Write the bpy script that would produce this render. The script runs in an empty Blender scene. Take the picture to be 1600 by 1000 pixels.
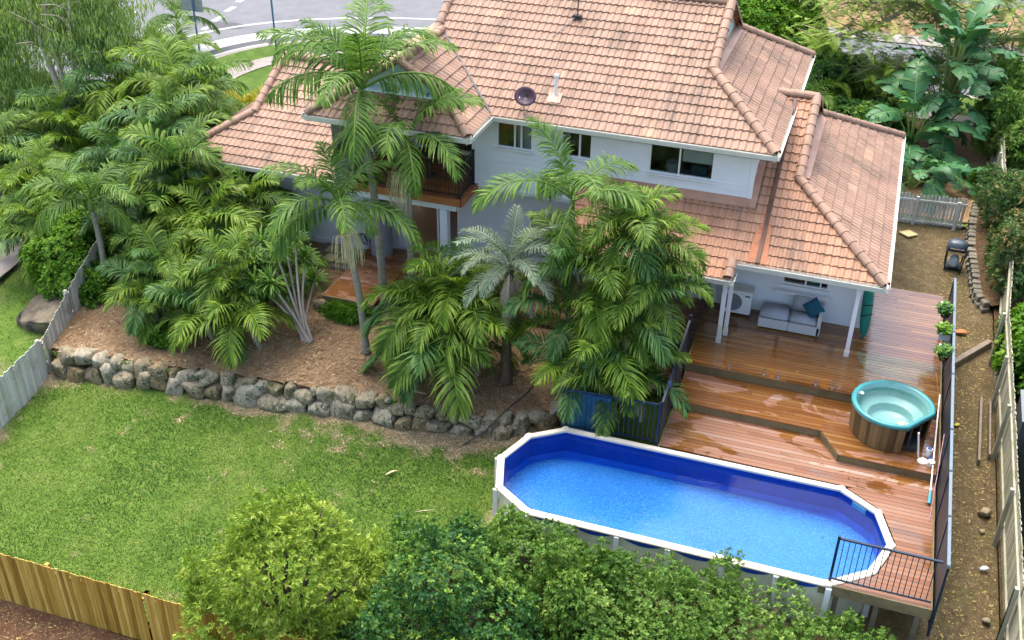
import bpy, bmesh, math, random
import numpy as np
from mathutils import Vector, Matrix
R = math.radians
rng = np.random.default_rng(7)
random.seed(7)
scene = bpy.context.scene
COL = scene.collection

# ---------------------------------------------------------------- camera, sky, sun, exposure
def make_camera():
    th, ro, ya = R(31.8917), R(0.8153), R(18.7145)
    F = Vector((-math.sin(ya)*math.cos(th), math.cos(ya)*math.cos(th), -math.sin(th)))
    r0 = Vector((math.cos(ya), math.sin(ya), 0)); u0 = r0.cross(F)
    r = r0*math.cos(ro)+u0*math.sin(ro); u = -r0*math.sin(ro)+u0*math.cos(ro)
    m = Matrix(((r.x, u.x, -F.x, 0), (r.y, u.y, -F.y, 0), (r.z, u.z, -F.z, 17.5), (0, 0, 0, 1)))
    cd = bpy.data.cameras.new("camera"); cd.sensor_width = 36; cd.lens = 1700/1600*36
    cd.clip_end = 2000; cd.clip_start = 0.1
    o = bpy.data.objects.new("camera", cd); o.matrix_world = m; COL.objects.link(o); scene.camera = o
make_camera()
SUN_EL, SUN_ROT = 68, 318
w = bpy.data.worlds.new("World"); scene.world = w; w.use_nodes = True
nt = w.node_tree; sky = nt.nodes.new("ShaderNodeTexSky"); sky.sky_type = 'NISHITA'; sky.sun_disc = False
sky.sun_elevation = R(SUN_EL); sky.sun_rotation = R(SUN_ROT); sky.dust_density = 5.0; sky.air_density = 1.0; sky.ozone_density = 0.6
bg = nt.nodes["Background"]; bg.inputs[1].default_value = 0.15; nt.links.new(sky.outputs[0], bg.inputs[0])
sd = bpy.data.lights.new("sun", 'SUN'); sd.energy = 0.72; sd.angle = R(60); sd.color = (1, 0.965, 0.91)
so = bpy.data.objects.new("sun", sd); COL.objects.link(so)
az = R(SUN_ROT); sv = Vector((math.sin(az)*math.cos(R(SUN_EL)), math.cos(az)*math.cos(R(SUN_EL)), math.sin(R(SUN_EL))))
so.rotation_euler = sv.to_track_quat('Z', 'Y').to_euler(); so.location = (0, 0, 40)
scene.view_settings.view_transform = 'Standard'; scene.view_settings.look = 'None'
scene.view_settings.exposure = 1.86; scene.view_settings.gamma = 1
try:
    scene.cycles.max_bounces = 8; scene.cycles.transparent_max_bounces = 12; scene.cycles.use_denoising = True
    scene.cycles.caustics_refractive = False; scene.cycles.caustics_reflective = False
except Exception: pass

# ---------------------------------------------------------------- materials
class NT:
    def __init__(s, name):
        s.m = bpy.data.materials.new(name); s.m.use_nodes = True; s.t = s.m.node_tree
        s.b = s.t.nodes["Principled BSDF"]; s.out = s.t.nodes["Material Output"]; s.tc = None
    def n(s, typ, **kw):
        nd = s.t.nodes.new(typ)
        for k, v in kw.items(): setattr(nd, k, v)
        return nd
    def l(s, a, b): s.t.links.new(a, b)
    def co(s, which='Object'):
        if s.tc is None: s.tc = s.n("ShaderNodeTexCoord")
        return s.tc.outputs[which]
    def attr(s, name, out='Fac'):
        a = s.n("ShaderNodeAttribute"); a.attribute_name = name; return a.outputs[out]
    def vscale(s, vec, sc):
        mp = s.n("ShaderNodeMapping"); mp.inputs['Scale'].default_value = sc; s.l(vec, mp.inputs[0]); return mp.outputs[0]
    def noise(s, scale, detail=4, rough=.6, vec=None, dist=0):
        nd = s.n("ShaderNodeTexNoise"); nd.inputs['Scale'].default_value = scale; nd.inputs['Detail'].default_value = detail
        nd.inputs['Roughness'].default_value = rough; nd.inputs['Distortion'].default_value = dist
        s.l(vec if vec is not None else s.co(), nd.inputs['Vector']); return nd.outputs['Fac']
    def vor(s, scale, vec=None, out='Distance', feature='F1'):
        nd = s.n("ShaderNodeTexVoronoi", feature=feature); nd.inputs['Scale'].default_value = scale
        s.l(vec if vec is not None else s.co(), nd.inputs['Vector']); return nd.outputs[out]
    def ramp(s, fac, stops):
        nd = s.n("ShaderNodeValToRGB"); cr = nd.color_ramp
        while len(cr.elements) > len(stops): cr.elements.remove(cr.elements[-1])
        while len(cr.elements) < len(stops): cr.elements.new(1)
        for e, (p, c) in zip(cr.elements, stops):
            e.position = p; e.color = (c, c, c, 1) if isinstance(c, (int, float)) else (*c, 1)
        s.l(fac, nd.inputs[0]); return nd.outputs[0]
    def mix(s, fac, a, b, blend='MIX'):
        nd = s.n("ShaderNodeMix", data_type='RGBA', blend_type=blend)
        for sock, v in ((nd.inputs[0], fac), (nd.inputs[6], a), (nd.inputs[7], b)):
            if isinstance(v, (int, float)): sock.default_value = v
            elif isinstance(v, tuple): sock.default_value = (*v, 1)
            else: s.l(v, sock)
        return nd.outputs[2]
    def math(s, op, a, b=0, clamp=False):
        nd = s.n("ShaderNodeMath", operation=op); nd.use_clamp = clamp
        for i, v in enumerate((a, b)):
            if isinstance(v, (int, float)): nd.inputs[i].default_value = v
            else: s.l(v, nd.inputs[i])
        return nd.outputs[0]
    def set(s, **kw):
        names = dict(color='Base Color', rough='Roughness', metal='Metallic', spec='Specular IOR Level', trans='Transmission Weight', ior='IOR', alpha='Alpha')
        for k, v in kw.items():
            sock = s.b.inputs[names[k]]
            if isinstance(v, tuple): sock.default_value = (*v, 1)
            elif isinstance(v, (int, float)): sock.default_value = v
            else: s.l(v, sock)
        return s
    def bump(s, h, strength=.3, dist=.02):
        nd = s.n("ShaderNodeBump"); nd.inputs['Strength'].default_value = strength; nd.inputs['Distance'].default_value = dist
        s.l(h, nd.inputs['Height']); s.l(nd.outputs[0], s.b.inputs['Normal']); return s

MATS = {}
def plain(name, color, rough=.6, metal=0, spec=.4, vary=.15, scale=6, dirt=None, bump=0):
    if name in MATS: return MATS[name]
    k = NT(name); f = k.noise(scale, 5, .65)
    lo = tuple(c*(1-vary) for c in color); hi = tuple(min(1, c*(1+vary)) for c in color)
    c = k.ramp(f, [(.3, lo), (.7, hi)])
    if dirt:
        g = k.ramp(k.noise(scale*.35, 6, .7), [(.48, 0.), (.72, 1.)]); c = k.mix(g, c, dirt)
    k.set(color=c, rough=rough, metal=metal, spec=spec)
    if bump: k.bump(k.noise(scale*8, 4), bump, .01)
    MATS[name] = k.m; return k.m

def leafmat(name, dark, mid, light, rough=.5, trans=.36, spec=.22):
    if name in MATS: return MATS[name]
    k = NT(name); t = k.attr('tint'); f = k.noise(1.3, 3)
    t2 = k.math('ADD', k.math('MULTIPLY', t, .75), k.math('MULTIPLY', f, .25))
    c = k.ramp(t2, [(.12, dark), (.5, mid), (.88, light)])
    k.set(color=c, rough=rough, spec=spec)
    tr = k.n("ShaderNodeBsdfTranslucent"); tc = k.mix(1., c, (1.0, 1.0, .55), 'MULTIPLY'); k.l(tc, tr.inputs[0])
    ms = k.n("ShaderNodeMixShader"); ms.inputs[0].default_value = trans
    k.l(k.b.outputs[0], ms.inputs[1]); k.l(tr.outputs[0], ms.inputs[2]); k.l(ms.outputs[0], k.out.inputs[0])
    MATS[name] = k.m; return k.m

def tilemat(name="terracotta_tile", warm=0.):
    k = NT(name); t = k.attr('tint'); uv = k.attr('uvw', 'Vector')
    c = k.ramp(t, [(.0, (.275, .165, .110)), (.35, (.305, .186, .126)), (.90, (.33, .205, .140)), (.965, (.37, .225, .155)), (1., (.45, .27, .17))])
    c = k.mix(warm, c, (.44, .205, .10))
    st = k.noise(1, 6, .7, k.vscale(uv, (6., .42, 1)))
    big = k.noise(.55, 3, .5, uv)
    m = k.math('MULTIPLY', k.ramp(st, [(.42, 0.), (.66, 1.)]), k.ramp(big, [(.40, 0.06), (.58, .92)]))
    c = k.mix(m, c, (.115, .080, .056))
    sp = k.noise(30, 5, .75, uv); c = k.mix(k.ramp(sp, [(.5, 0.), (.8, .55)]), c, (.20, .13, .095))
    li = k.noise(3.3, 6, .7, uv); c = k.mix(k.ramp(li, [(.55, 0.), (.75, .4)]), c, (.46, .31, .245))
    k.set(color=c, rough=.62, spec=.35); k.bump(sp, .25, .004); return k.m

def deckmat():
    k = NT("hardwood_decking"); t = k.attr('tint'); o = k.co()
    dry = k.ramp(t, [(0., (.165, .068, .032)), (.5, (.235, .112, .060)), (.8, (.26, .150, .100)), (1., (.33, .24, .185))])
    gr = k.noise(1, 6, .7, k.vscale(o, (2.5, 60, 1)))
    dry = k.mix(k.ramp(gr, [(.3, .0), (.75, .45)]), dry, (.15, .075, .05))
    wet = k.ramp(t, [(0., (.120, .044, .010)), (.6, (.185, .080, .020)), (1., (.245, .122, .036))])
    wet = k.mix(k.ramp(gr, [(.35, .0), (.8, .5)]), wet, (.12, .042, .012))
    n = k.noise(.75, 5, .62, k.vscale(o, (.8, 1.7, 1)), .6)
    sep = k.n("ShaderNodeSeparateXYZ"); k.l(o, sep.inputs[0])
    up = k.math('MULTIPLY', k.math('SUBTRACT', sep.outputs[2], 1.30), .42)
    m = k.ramp(k.math('ADD', n, up), [(.50, 0.), (.53, 1.)])
    c = k.mix(m, dry, wet)
    k.set(color=c, spec=.5)
    rr = k.math('ADD', k.math('MULTIPLY', k.ramp(k.noise(2.3, 4, .6, k.vscale(o, (1, 3, 1))), [(.42, 0.), (.60, 1.)]), .20), .03)
    nd = k.n("ShaderNodeMix", data_type='FLOAT'); k.l(m, nd.inputs[0]); nd.inputs[2].default_value = .55; k.l(rr, nd.inputs[3]); k.l(nd.outputs[0], k.b.inputs['Roughness'])
    nd2 = k.n("ShaderNodeMix", data_type='FLOAT'); k.l(m, nd2.inputs[0]); nd2.inputs[2].default_value = .35; nd2.inputs[3].default_value = 1.0; k.l(nd2.outputs[0], k.b.inputs['Specular IOR Level'])
    k.bump(gr, .12, .003); return k.m

def lawnmat():
    k = NT("lawn_soil"); b = k.attr('bare')
    g = k.ramp(k.noise(2.2, 6, .7), [(.3, (.055, .105, .014)), (.5, (.09, .16, .024)), (.72, (.16, .205, .048))])
    g = k.mix(k.ramp(k.noise(38, 4, .7), [(.42, 0.), (.7, .6)]), g, (.035, .07, .012))
    d = k.ramp(k.noise(9, 6, .75), [(.25, (.105, .078, .042)), (.5, (.215, .170, .100)), (.75, (.35, .30, .19))])
    k.set(color=k.mix(b, g, d), rough=.9, spec=.1); k.bump(k.noise(45, 4, .7), .6, .03); return k.m

def groundmat(name, c0, c1, c2, scale=7, green=None, leaf=None):
    k = NT(name)
    c = k.ramp(k.noise(scale, 8, .78), [(.28, c0), (.5, c1), (.74, c2)])
    c = k.mix(k.ramp(k.noise(.75, 5, .65, None, .7), [(.40, 0.), (.62, .55)]), c, tuple(x*.55 for x in c1)); c = k.mix(k.ramp(k.noise(1.05, 5, .7, k.vscale(k.co(), (1, 1.6, 1)), .5), [(.54, 0.), (.70, .6)]), c, c2)
    c = k.mix(k.ramp(k.noise(scale*7, 4, .7), [(.45, 0.), (.68, .7)]), c, tuple(x*.42 for x in c1))
    if leaf is not None:
        v = k.vor(34, out='Color'); sp = k.n("ShaderNodeSeparateColor"); k.l(v, sp.inputs[0])
        c = k.mix(k.ramp(sp.outputs[0], [(.91, 0.), (.94, .6)]), c, leaf)
    if green is not None: c = k.mix(k.ramp(k.noise(.9, 5, .7), [(.52, 0.), (.62, .55)]), c, green)
    k.set(color=c, rough=.93, spec=.1); k.bump(k.noise(34, 5, .75), .8, .04); return k.m

def stonemat():
    k = NT("sandstone_boulder"); o = k.co(); t = k.attr('tint')
    c = k.ramp(k.noise(3.1, 7, .7), [(.25, (.18, .160, .110)), (.5, (.37, .335, .245)), (.78, (.54, .50, .39))])
    c = k.mix(t, c, k.ramp(k.noise(4.2, 6, .7), [(.3, (.12, .085, .04)), (.6, (.32, .245, .13)), (.8, (.40, .33, .20))]))
    moss = k.ramp(k.noise(2.4, 6, .75), [(.47, 0.), (.64, .85)]); c = k.mix(moss, c, (.075, .085, .035))
    dk = k.ramp(k.noise(5.0, 6, .8), [(.52, 0.), (.66, .85)]); c = k.mix(dk, c, (.035, .032, .026))
    wl = k.ramp(k.vor(9), [(.10, 1.), (.2, 0.)]); wl = k.math('MULTIPLY', wl, k.ramp(k.noise(1.7, 3), [(.5, 0.), (.6, .9)])); c = k.mix(wl, c, (.62, .62, .56))
    k.set(color=c, rough=.9, spec=.15); k.bump(k.noise(14, 8, .75), .7, .05); return k.m

def woodmat(name, a, b, c, rough=.75, sc=(30, 30, 2.2), green=None, spec=.25):
    if name in MATS: return MATS[name]
    k = NT(name); t = k.attr('tint')
    f = k.noise(1, 6, .7, k.vscale(k.co(), sc))
    col = k.ramp(k.math('ADD', k.math('MULTIPLY', f, .6), k.math('MULTIPLY', t, .4)), [(.25, a), (.5, b), (.75, c)])
    if green is not None: col = k.mix(k.ramp(k.noise(1.6, 5, .7), [(.5, 0.), (.68, .6)]), col, green)
    k.set(color=col, rough=rough, spec=spec); k.bump(f, .3, .006); MATS[name] = k.m; return k.m

def glassmat(name, tint=(.9, .95, .95), opacity=.06, rough=.02):
    if name in MATS: return MATS[name]
    k = NT(name)
    tr = k.n("ShaderNodeBsdfTransparent"); tr.inputs[0].default_value = (*tint, 1)
    gl = k.n("ShaderNodeBsdfGlossy"); gl.inputs['Roughness'].default_value = rough
    fr = k.n("ShaderNodeFresnel"); fr.inputs[0].default_value = 1.45
    f = k.math('ADD', fr.outputs[0], opacity, True)
    ms = k.n("ShaderNodeMixShader"); k.l(f, ms.inputs[0]); k.l(tr.outputs[0], ms.inputs[1]); k.l(gl.outputs[0], ms.inputs[2]); k.l(ms.outputs[0], k.out.inputs[0])
    MATS[name] = k.m; return k.m

def watermat(name, tint, wave=3.0, strength=.08):
    if name in MATS: return MATS[name]
    k = NT(name)
    bp = k.n("ShaderNodeBump"); bp.inputs['Strength'].default_value = strength; bp.inputs['Distance'].default_value = .05
    k.l(k.noise(wave, 5, .6, None, .8), bp.inputs['Height'])
    tr = k.n("ShaderNodeBsdfTransparent"); tr.inputs[0].default_value = (*tint, 1)
    gl = k.n("ShaderNodeBsdfGlossy"); gl.inputs['Roughness'].default_value = .03; k.l(bp.outputs[0], gl.inputs['Normal'])
    fr = k.n("ShaderNodeFresnel"); fr.inputs[0].default_value = 1.33; k.l(bp.outputs[0], fr.inputs['Normal'])
    ms = k.n("ShaderNodeMixShader"); k.l(fr.outputs[0], ms.inputs[0]); k.l(tr.outputs[0], ms.inputs[1]); k.l(gl.outputs[0], ms.inputs[2]); k.l(ms.outputs[0], k.out.inputs[0])
    MATS[name] = k.m; return k.m

def linermat():
    k = NT("blue_pool_liner"); o = k.co()
    v = k.vor(34, out='Color', vec=k.vscale(o, (1, 1, 1))); sp = k.n("ShaderNodeSeparateColor"); k.l(v, sp.inputs[0])
    c = k.ramp(sp.outputs[0], [(0., (.020, .140, .43)), (.5, (.036, .180, .50)), (.85, (.050, .225, .58)), (1., (.095, .29, .62))])
    c = k.mix(k.ramp(k.noise(.55, 3), [(.38, 0.), (.62, .5)]), c, (.075, .265, .57))
    dk = k.math('MULTIPLY', k.ramp(k.noise(9, 3), [(.66, 0.), (.72, 1.)]), k.ramp(k.noise(.7, 2), [(.55, 0.), (.62, .8)])); c = k.mix(dk, c, (.01, .03, .14))
    k.set(color=c, rough=.5, spec=.2); return k.m

M_TILE = tilemat(); M_TILEW = tilemat('orange_terracotta_tile', .5); M_DECK = deckmat(); M_LAWN = lawnmat(); M_STONE = stonemat(); M_LINER = linermat()
M_MULCH = groundmat("mulch_soil", (.145, .085, .038), (.33, .215, .115), (.50, .375, .22), 8)
M_PATH = groundmat("leafy_path_soil", (.060, .043, .022), (.135, .103, .055), (.225, .182, .105), 5, green=(.10, .10, .035), leaf=(.26, .20, .085))
M_FRONTDIRT = groundmat("brown_dirt", (.06, .032, .018), (.14, .075, .042), (.24, .15, .085), 5, leaf=(.3, .22, .1))
M_DARKSOIL = groundmat("dark_litter_soil", (.04, .026, .014), (.10, .065, .035), (.20, .14, .07), 6, leaf=(.28, .15, .06))
M_VERGE = groundmat("verge_grass_soil", (.05, .10, .016), (.085, .155, .026), (.14, .20, .045), 3)
M_ASPHALT = plain("asphalt", (.115, .122, .132), .85, vary=.14, scale=1.2, bump=.3)
M_ASPHALT2 = plain("dark_asphalt", (.06, .064, .07), .85, vary=.2, scale=2, bump=.3)
M_LINE = plain("road_paint", (.36, .36, .355), .7, vary=.12, scale=3)
M_CONC = plain("concrete", (.22, .20, .175), .85, vary=.16, scale=3, dirt=(.20, .175, .14), bump=.2)
M_WHITE = plain("white_weatherboard_paint", (.74, .755, .765), .55, vary=.04, scale=2)
M_RENDER = plain("pale_wall_paint", (.70, .735, .765), .6, vary=.04, scale=1.5)
M_TRIM = plain("cream_trim", (.60, .59, .51), .45, vary=.06, scale=3)
M_ALU = plain("white_aluminium", (.76, .77, .77), .35, vary=.03)
M_BLACK = plain("black_powder_coat", (.012, .018, .022), .35, vary=.2)
M_NAVY = plain("navy_powder_coat", (.010, .022, .045), .35, vary=.2)
M_MESH = plain("dark_mesh_screen", (.016, .020, .026), .5, vary=.25, scale=20)
M_PIPEBROWN = plain("rusty_gutter", (.055, .022, .012), .5, vary=.4, scale=4, dirt=(.18, .06, .02))
M_STAIN = plain("rust_flashing", (.36, .13, .055), .6, vary=.25, scale=5)
M_FLASH = plain("tinted_flashing", (.42, .235, .155), .5, vary=.1, scale=3, dirt=(.32, .155, .095))
M_BLUEGABLE = plain("pale_blue_gable", (.50, .66, .66), .5, vary=.1)
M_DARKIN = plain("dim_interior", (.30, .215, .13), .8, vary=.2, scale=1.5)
M_WOODFLOOR = woodmat("timber_floor_inside", (.40, .20, .06), (.52, .28, .09), (.62, .36, .14), sc=(2, 20, 2))
M_DARK = plain("charcoal_metal", (.03, .032, .036), .4, vary=.2)
M_GREY = plain("grey_plastic", (.22, .245, .28), .5, vary=.1)
M_STEEL = plain("steel", (.6, .6, .6), .25, metal=1, vary=.1)
M_POOLWALL = plain("cream_pool_wall", (.74, .71, .57), .5, vary=.08, scale=3, dirt=(.60, .56, .42))
M_RIM = plain("cream_pool_rim", (.60, .545, .435), .4, vary=.04, scale=3)
M_TEAL = plain("teal_acrylic", (.038, .215, .22), .25, vary=.08, scale=3)
M_TEALLIGHT = plain("pale_teal_acrylic", (.21, .41, .395), .25, vary=.08, scale=3)
M_CUSHION = plain("grey_cushion", (.40, .42, .45), .9, vary=.06, scale=20, bump=.3)
M_WICKER = plain("grey_wicker", (.55, .56, .56), .8, vary=.22, scale=42, bump=.8)
M_PILLOW = plain("teal_pillow_cloth", (.010, .085, .135), .85, vary=.2, scale=14, bump=.3)
M_GREENBAG = plain("green_board_bag", (.010, .19, .14), .6, vary=.2, scale=5)
M_OLIVE = plain("olive_board_stain", (.10, .085, .04), .6, vary=.2)
M_DECKSIDE = woodmat("weathered_deck_edge", (.095, .070, .032), (.17, .13, .065), (.24, .19, .11), sc=(2, 2, 40), green=(.062, .062, .022))
M_CEDAR = woodmat("cedar_staves", (.070, .042, .016), (.140, .088, .034), (.225, .150, .064), sc=(8, 8, 1.2))
M_PALING = woodmat("weathered_paling", (.30, .29, .25), (.46, .445, .39), (.58, .565, .51), sc=(24, 24, 2), green=(.15, .16, .09))
M_PALINGGREEN = woodmat("mossy_paling", (.20, .195, .14), (.33, .32, .235), (.46, .44, .33), sc=(24, 24, 2), green=(.15, .19, .075))
M_PALEPICKET = woodmat("pale_picket", (.34, .345, .30), (.47, .48, .43), (.56, .57, .52), sc=(24, 24, 2), green=(.22, .24, .12))
M_YELLOW = woodmat("treated_pine_paling", (.17, .088, .010), (.38, .235, .040), (.58, .41, .11), sc=(22, 22, 1.6), rough=.6)
M_SLEEPER = woodmat("weathered_sleeper", (.10, .085, .06), (.19, .16, .12), (.28, .245, .19), sc=(6, 6, 6))
M_BARK = woodmat("palm_bark", (.13, .115, .085), (.27, .25, .20), (.42, .40, .34), sc=(3, 3, 16), green=(.16, .17, .09))
M_GUMBARK = woodmat("gum_bark", (.25, .20, .15), (.42, .36, .29), (.55, .49, .42), sc=(8, 8, 1.5))
M_DARKBARK = woodmat("dark_bark", (.05, .035, .022), (.10, .075, .05), (.18, .14, .10), sc=(10, 10, 3))
M_SHAFT = plain("green_crownshaft", (.13, .21, .045), .4, vary=.3, scale=3, dirt=(.22, .19, .06))
M_CREAMFLOWER = plain("cream_palm_flower", (.62, .55, .31), .8, vary=.2, scale=6)
M_BLOCK = plain("grey_garden_block", (.17, .155, .12), .95, vary=.3, scale=6, dirt=(.085, .09, .05), bump=.7)
M_PAVER = plain("yellow_paver", (.46, .41, .20), .9, vary=.12, scale=6, dirt=(.33, .28, .13))
M_SHED = plain("dark_green_steel", (.020, .055, .062), .45, vary=.2, scale=2)
M_TANKGREY = plain("grey_tank_steel", (.25, .27, .29), .45, vary=.08, scale=3)
M_GREYBOX = plain("grey_lid_plastic", (.19, .215, .235), .55, vary=.12, scale=3)
L_PALM = leafmat("palm_leaf", (.022, .064, .008), (.088, .178, .018), (.235, .335, .048))
L_KING = leafmat("king_palm_leaf", (.022, .068, .010), (.086, .185, .024), (.220, .345, .062))
L_GREYPALM = leafmat("grey_palm_leaf", (.08, .12, .065), (.17, .235, .145), (.28, .34, .23), trans=.15)
L_YELLOWPALM = leafmat("yellow_palm_leaf", (.14, .16, .012), (.34, .33, .025), (.50, .43, .04))
L_DEAD = leafmat("dead_frond_leaf", (.20, .16, .10), (.38, .33, .25), (.52, .48, .40), trans=.1)
L_DARKTREE = leafmat("dark_tree_leaf", (.018, .076, .022), (.060, .168, .040), (.230, .380, .050))
L_PALETREE = leafmat("pale_tree_leaf", (.105, .195, .016), (.235, .36, .042), (.45, .53, .11))
L_HEDGE = leafmat("hedge_leaf", (.048, .120, .018), (.130, .255, .040), (.30, .42, .095))
L_LUSH = leafmat("lush_shrub_leaf", (.035, .120, .008), (.105, .250, .016), (.23, .39, .035))
L_PINK = leafmat("flushed_shrub_leaf", (.030, .080, .024), (.080, .165, .045), (.34, .25, .11))
L_GUM = leafmat("gum_leaf", (0.128, 0.223, 0.054), (0.243, 0.371, 0.108), (0.392, 0.499, 0.176), trans=.42)
L_FEATHER = leafmat("feathery_leaf", (.11, .21, .018), (.22, .345, .042), (.36, .47, .085), trans=.4)
L_PADDLE = leafmat("paddle_leaf", (.012, .070, .026), (.045, .145, .052), (.15, .28, .085), rough=.32, trans=.15)
L_STRAP = leafmat("strap_leaf", (.028, .10, .012), (.085, .20, .024), (.20, .33, .055))
L_LIME = leafmat('lime_palm_leaf', (.040, .10, .008), (.120, .225, .018), (.28, .375, .045))
L_DEEP = leafmat('deep_palm_leaf', (.016, .060, .016), (.058, .15, .036), (.17, .31, .085))
L_GRASS = leafmat("grass_blade", (.038, .100, .010), (.090, .182, .020), (.225, .29, .068), trans=.2)
L_LITTER = leafmat("dry_litter", (.11, .055, .025), (.31, .195, .10), (.56, .44, .28), trans=.05, rough=.8)
L_PATHLITTER = leafmat("path_litter", (.07, .045, .022), (.22, .165, .075), (.48, .38, .12), trans=.05, rough=.8)
GLASS = glassmat("window_glass", (.80, .86, .86), .05)
CLEAR = glassmat("clear_fence_glass", (.93, .97, .95), .015)
WATER = watermat("pool_water", (.70, .89, .99), 1.5, .22)
SPAWATER = watermat("spa_water", (.86, .95, .93), 5, .06)

# ---------------------------------------------------------------- mesh building
def mesh_np(name, V, Q, mat, tint=None, smooth=False, vattr=None):
    V = np.asarray(V, np.float32).reshape(-1, 3); Q = np.asarray(Q, np.int32); kk = Q.shape[1]
    me = bpy.data.meshes.new(name); me.vertices.add(len(V)); me.vertices.foreach_set('co', V.ravel())
    me.loops.add(Q.size); me.loops.foreach_set('vertex_index', Q.ravel())
    me.polygons.add(len(Q)); me.polygons.foreach_set('loop_start', np.arange(0, Q.size, kk, dtype=np.int32))
    me.polygons.foreach_set('loop_total', np.full(len(Q), kk, np.int32))
    if smooth: me.polygons.foreach_set('use_smooth', np.ones(len(Q), bool))
    me.update(calc_edges=True)
    if tint is not None:
        a = me.attributes.new('tint', 'FLOAT', 'FACE'); a.data.foreach_set('value', np.asarray(tint, np.float32).ravel())
    for nme, arr in (vattr or {}).items():
        arr = np.asarray(arr, np.float32)
        if arr.ndim == 1: a = me.attributes.new(nme, 'FLOAT', 'POINT'); a.data.foreach_set('value', arr)
        else: a = me.attributes.new(nme, 'FLOAT_VECTOR', 'POINT'); a.data.foreach_set('vector', arr.ravel())
    me.materials.append(mat); return me

class MB:
    """collects shapes into one mesh"""
    def __init__(s): s.v = []; s.f = []; s.t = []
    def face(s, pts, tint=.5):
        i = len(s.v); s.v += [tuple(p) for p in pts]; s.f.append(list(range(i, i+len(pts)))); s.t.append(tint); return s
    def add(s, pts, faces, tint=.5):
        i = len(s.v); s.v += [tuple(p) for p in pts]; s.f += [[a+i for a in f] for f in faces]
        s.t += [tint]*len(faces); return s
    def hexa(s, p, tint=.5):
        return s.add(p, [(3, 2, 1, 0), (4, 5, 6, 7), (0, 1, 5, 4), (1, 2, 6, 5), (2, 3, 7, 6), (3, 0, 4, 7)], tint)
    def box(s, x0, x1, y0, y1, z0, z1, tint=.5):
        return s.hexa([(x0, y0, z0), (x1, y0, z0), (x1, y1, z0), (x0, y1, z0), (x0, y0, z1), (x1, y0, z1), (x1, y1, z1), (x0, y1, z1)], tint)
    def bar(s, a, b, w, h, up=(0, 0, 1), tint=.5):
        a = Vector(a); b = Vector(b); d = (b-a).normalized(); u = Vector(up)
        if abs(d.dot(u)) > .98: u = Vector((0, 1, 0))
        x = d.cross(u).normalized()*(w/2); y = x.cross(d).normalized()*(h/2)
        return s.hexa([a-x-y, a+x-y, b+x-y, b-x-y, a-x+y, a+x+y, b+x+y, b-x+y], tint)
    def tube(s, pts, rad, n=8, caps=True, tint=.5):
        pts = [Vector(p) for p in pts]; m = len(pts)
        if not hasattr(rad, '__len__'): rad = [rad]*m
        i0 = len(s.v); ref = Vector((0, 0, 1))
        if abs((pts[-1]-pts[0]).normalized().dot(ref)) > .9: ref = Vector((1, 0, 0))
        for k in range(m):
            d = (pts[min(k+1, m-1)]-pts[max(k-1, 0)]).normalized(); x = d.cross(ref).normalized(); y = d.cross(x)
            for j in range(n):
                a = 2*math.pi*j/n; s.v.append(tuple(pts[k]+(x*math.cos(a)+y*math.sin(a))*rad[k]))
        for k in range(m-1):
            for j in range(n):
                j2 = (j+1) % n; s.f.append([i0+k*n+j, i0+k*n+j2, i0+(k+1)*n+j2, i0+(k+1)*n+j]); s.t.append(tint)
        if caps:
            s.f.append([i0+j for j in range(n)][::-1]); s.f.append([i0+(m-1)*n+j for j in range(n)]); s.t += [tint, tint]
        return s
    def lathe(s, c, prof, n=32, tint=.5, closed=False):
        i0 = len(s.v); m = len(prof)
        for (r, z) in prof:
            for j in range(n):
                a = 2*math.pi*j/n; s.v.append((c[0]+r*math.cos(a), c[1]+r*math.sin(a), c[2]+z))
        for k in range(m if closed else m-1):
            k2 = (k+1) % m
            for j in range(n):
                j2 = (j+1) % n; s.f.append([i0+k*n+j, i0+k*n+j2, i0+k2*n+j2, i0+k2*n+j]); s.t.append(tint)
        return s
    def prism(s, poly, z0, z1, tint=.5):
        n = len(poly); i0 = len(s.v)
        s.v += [(p[0], p[1], z0) for p in poly]+[(p[0], p[1], z1) for p in poly]
        s.f.append([i0+i for i in range(n)][::-1]); s.f.append([i0+n+i for i in range(n)])
        for i in range(n): j = (i+1) % n; s.f.append([i0+i, i0+j, i0+n+j, i0+n+i])
        s.t += [tint]*(n+2); return s
    def mesh(s, name, mat, smooth=False, bevel=0):
        me = bpy.data.meshes.new(name); me.from_pydata(s.v, [], s.f); me.update()
        a = me.attributes.new('tint', 'FLOAT', 'FACE'); a.data.foreach_set('value', np.asarray(s.t, np.float32))
        if bevel:
            bm = bmesh.new(); bm.from_mesh(me)
            bmesh.ops.bevel(bm, geom=bm.edges[:], offset=bevel, segments=2, affect='EDGES', clamp_overlap=True)
            bm.to_mesh(me); bm.free()
        if smooth: me.polygons.foreach_set('use_smooth', np.ones(len(me.polygons), bool))
        me.materials.append(mat); return me
    def build(s, name, mat, parent=None, smooth=False, bevel=0, **kw):
        return link(name, s.mesh(name, mat, smooth, bevel), parent, **kw)

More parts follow.
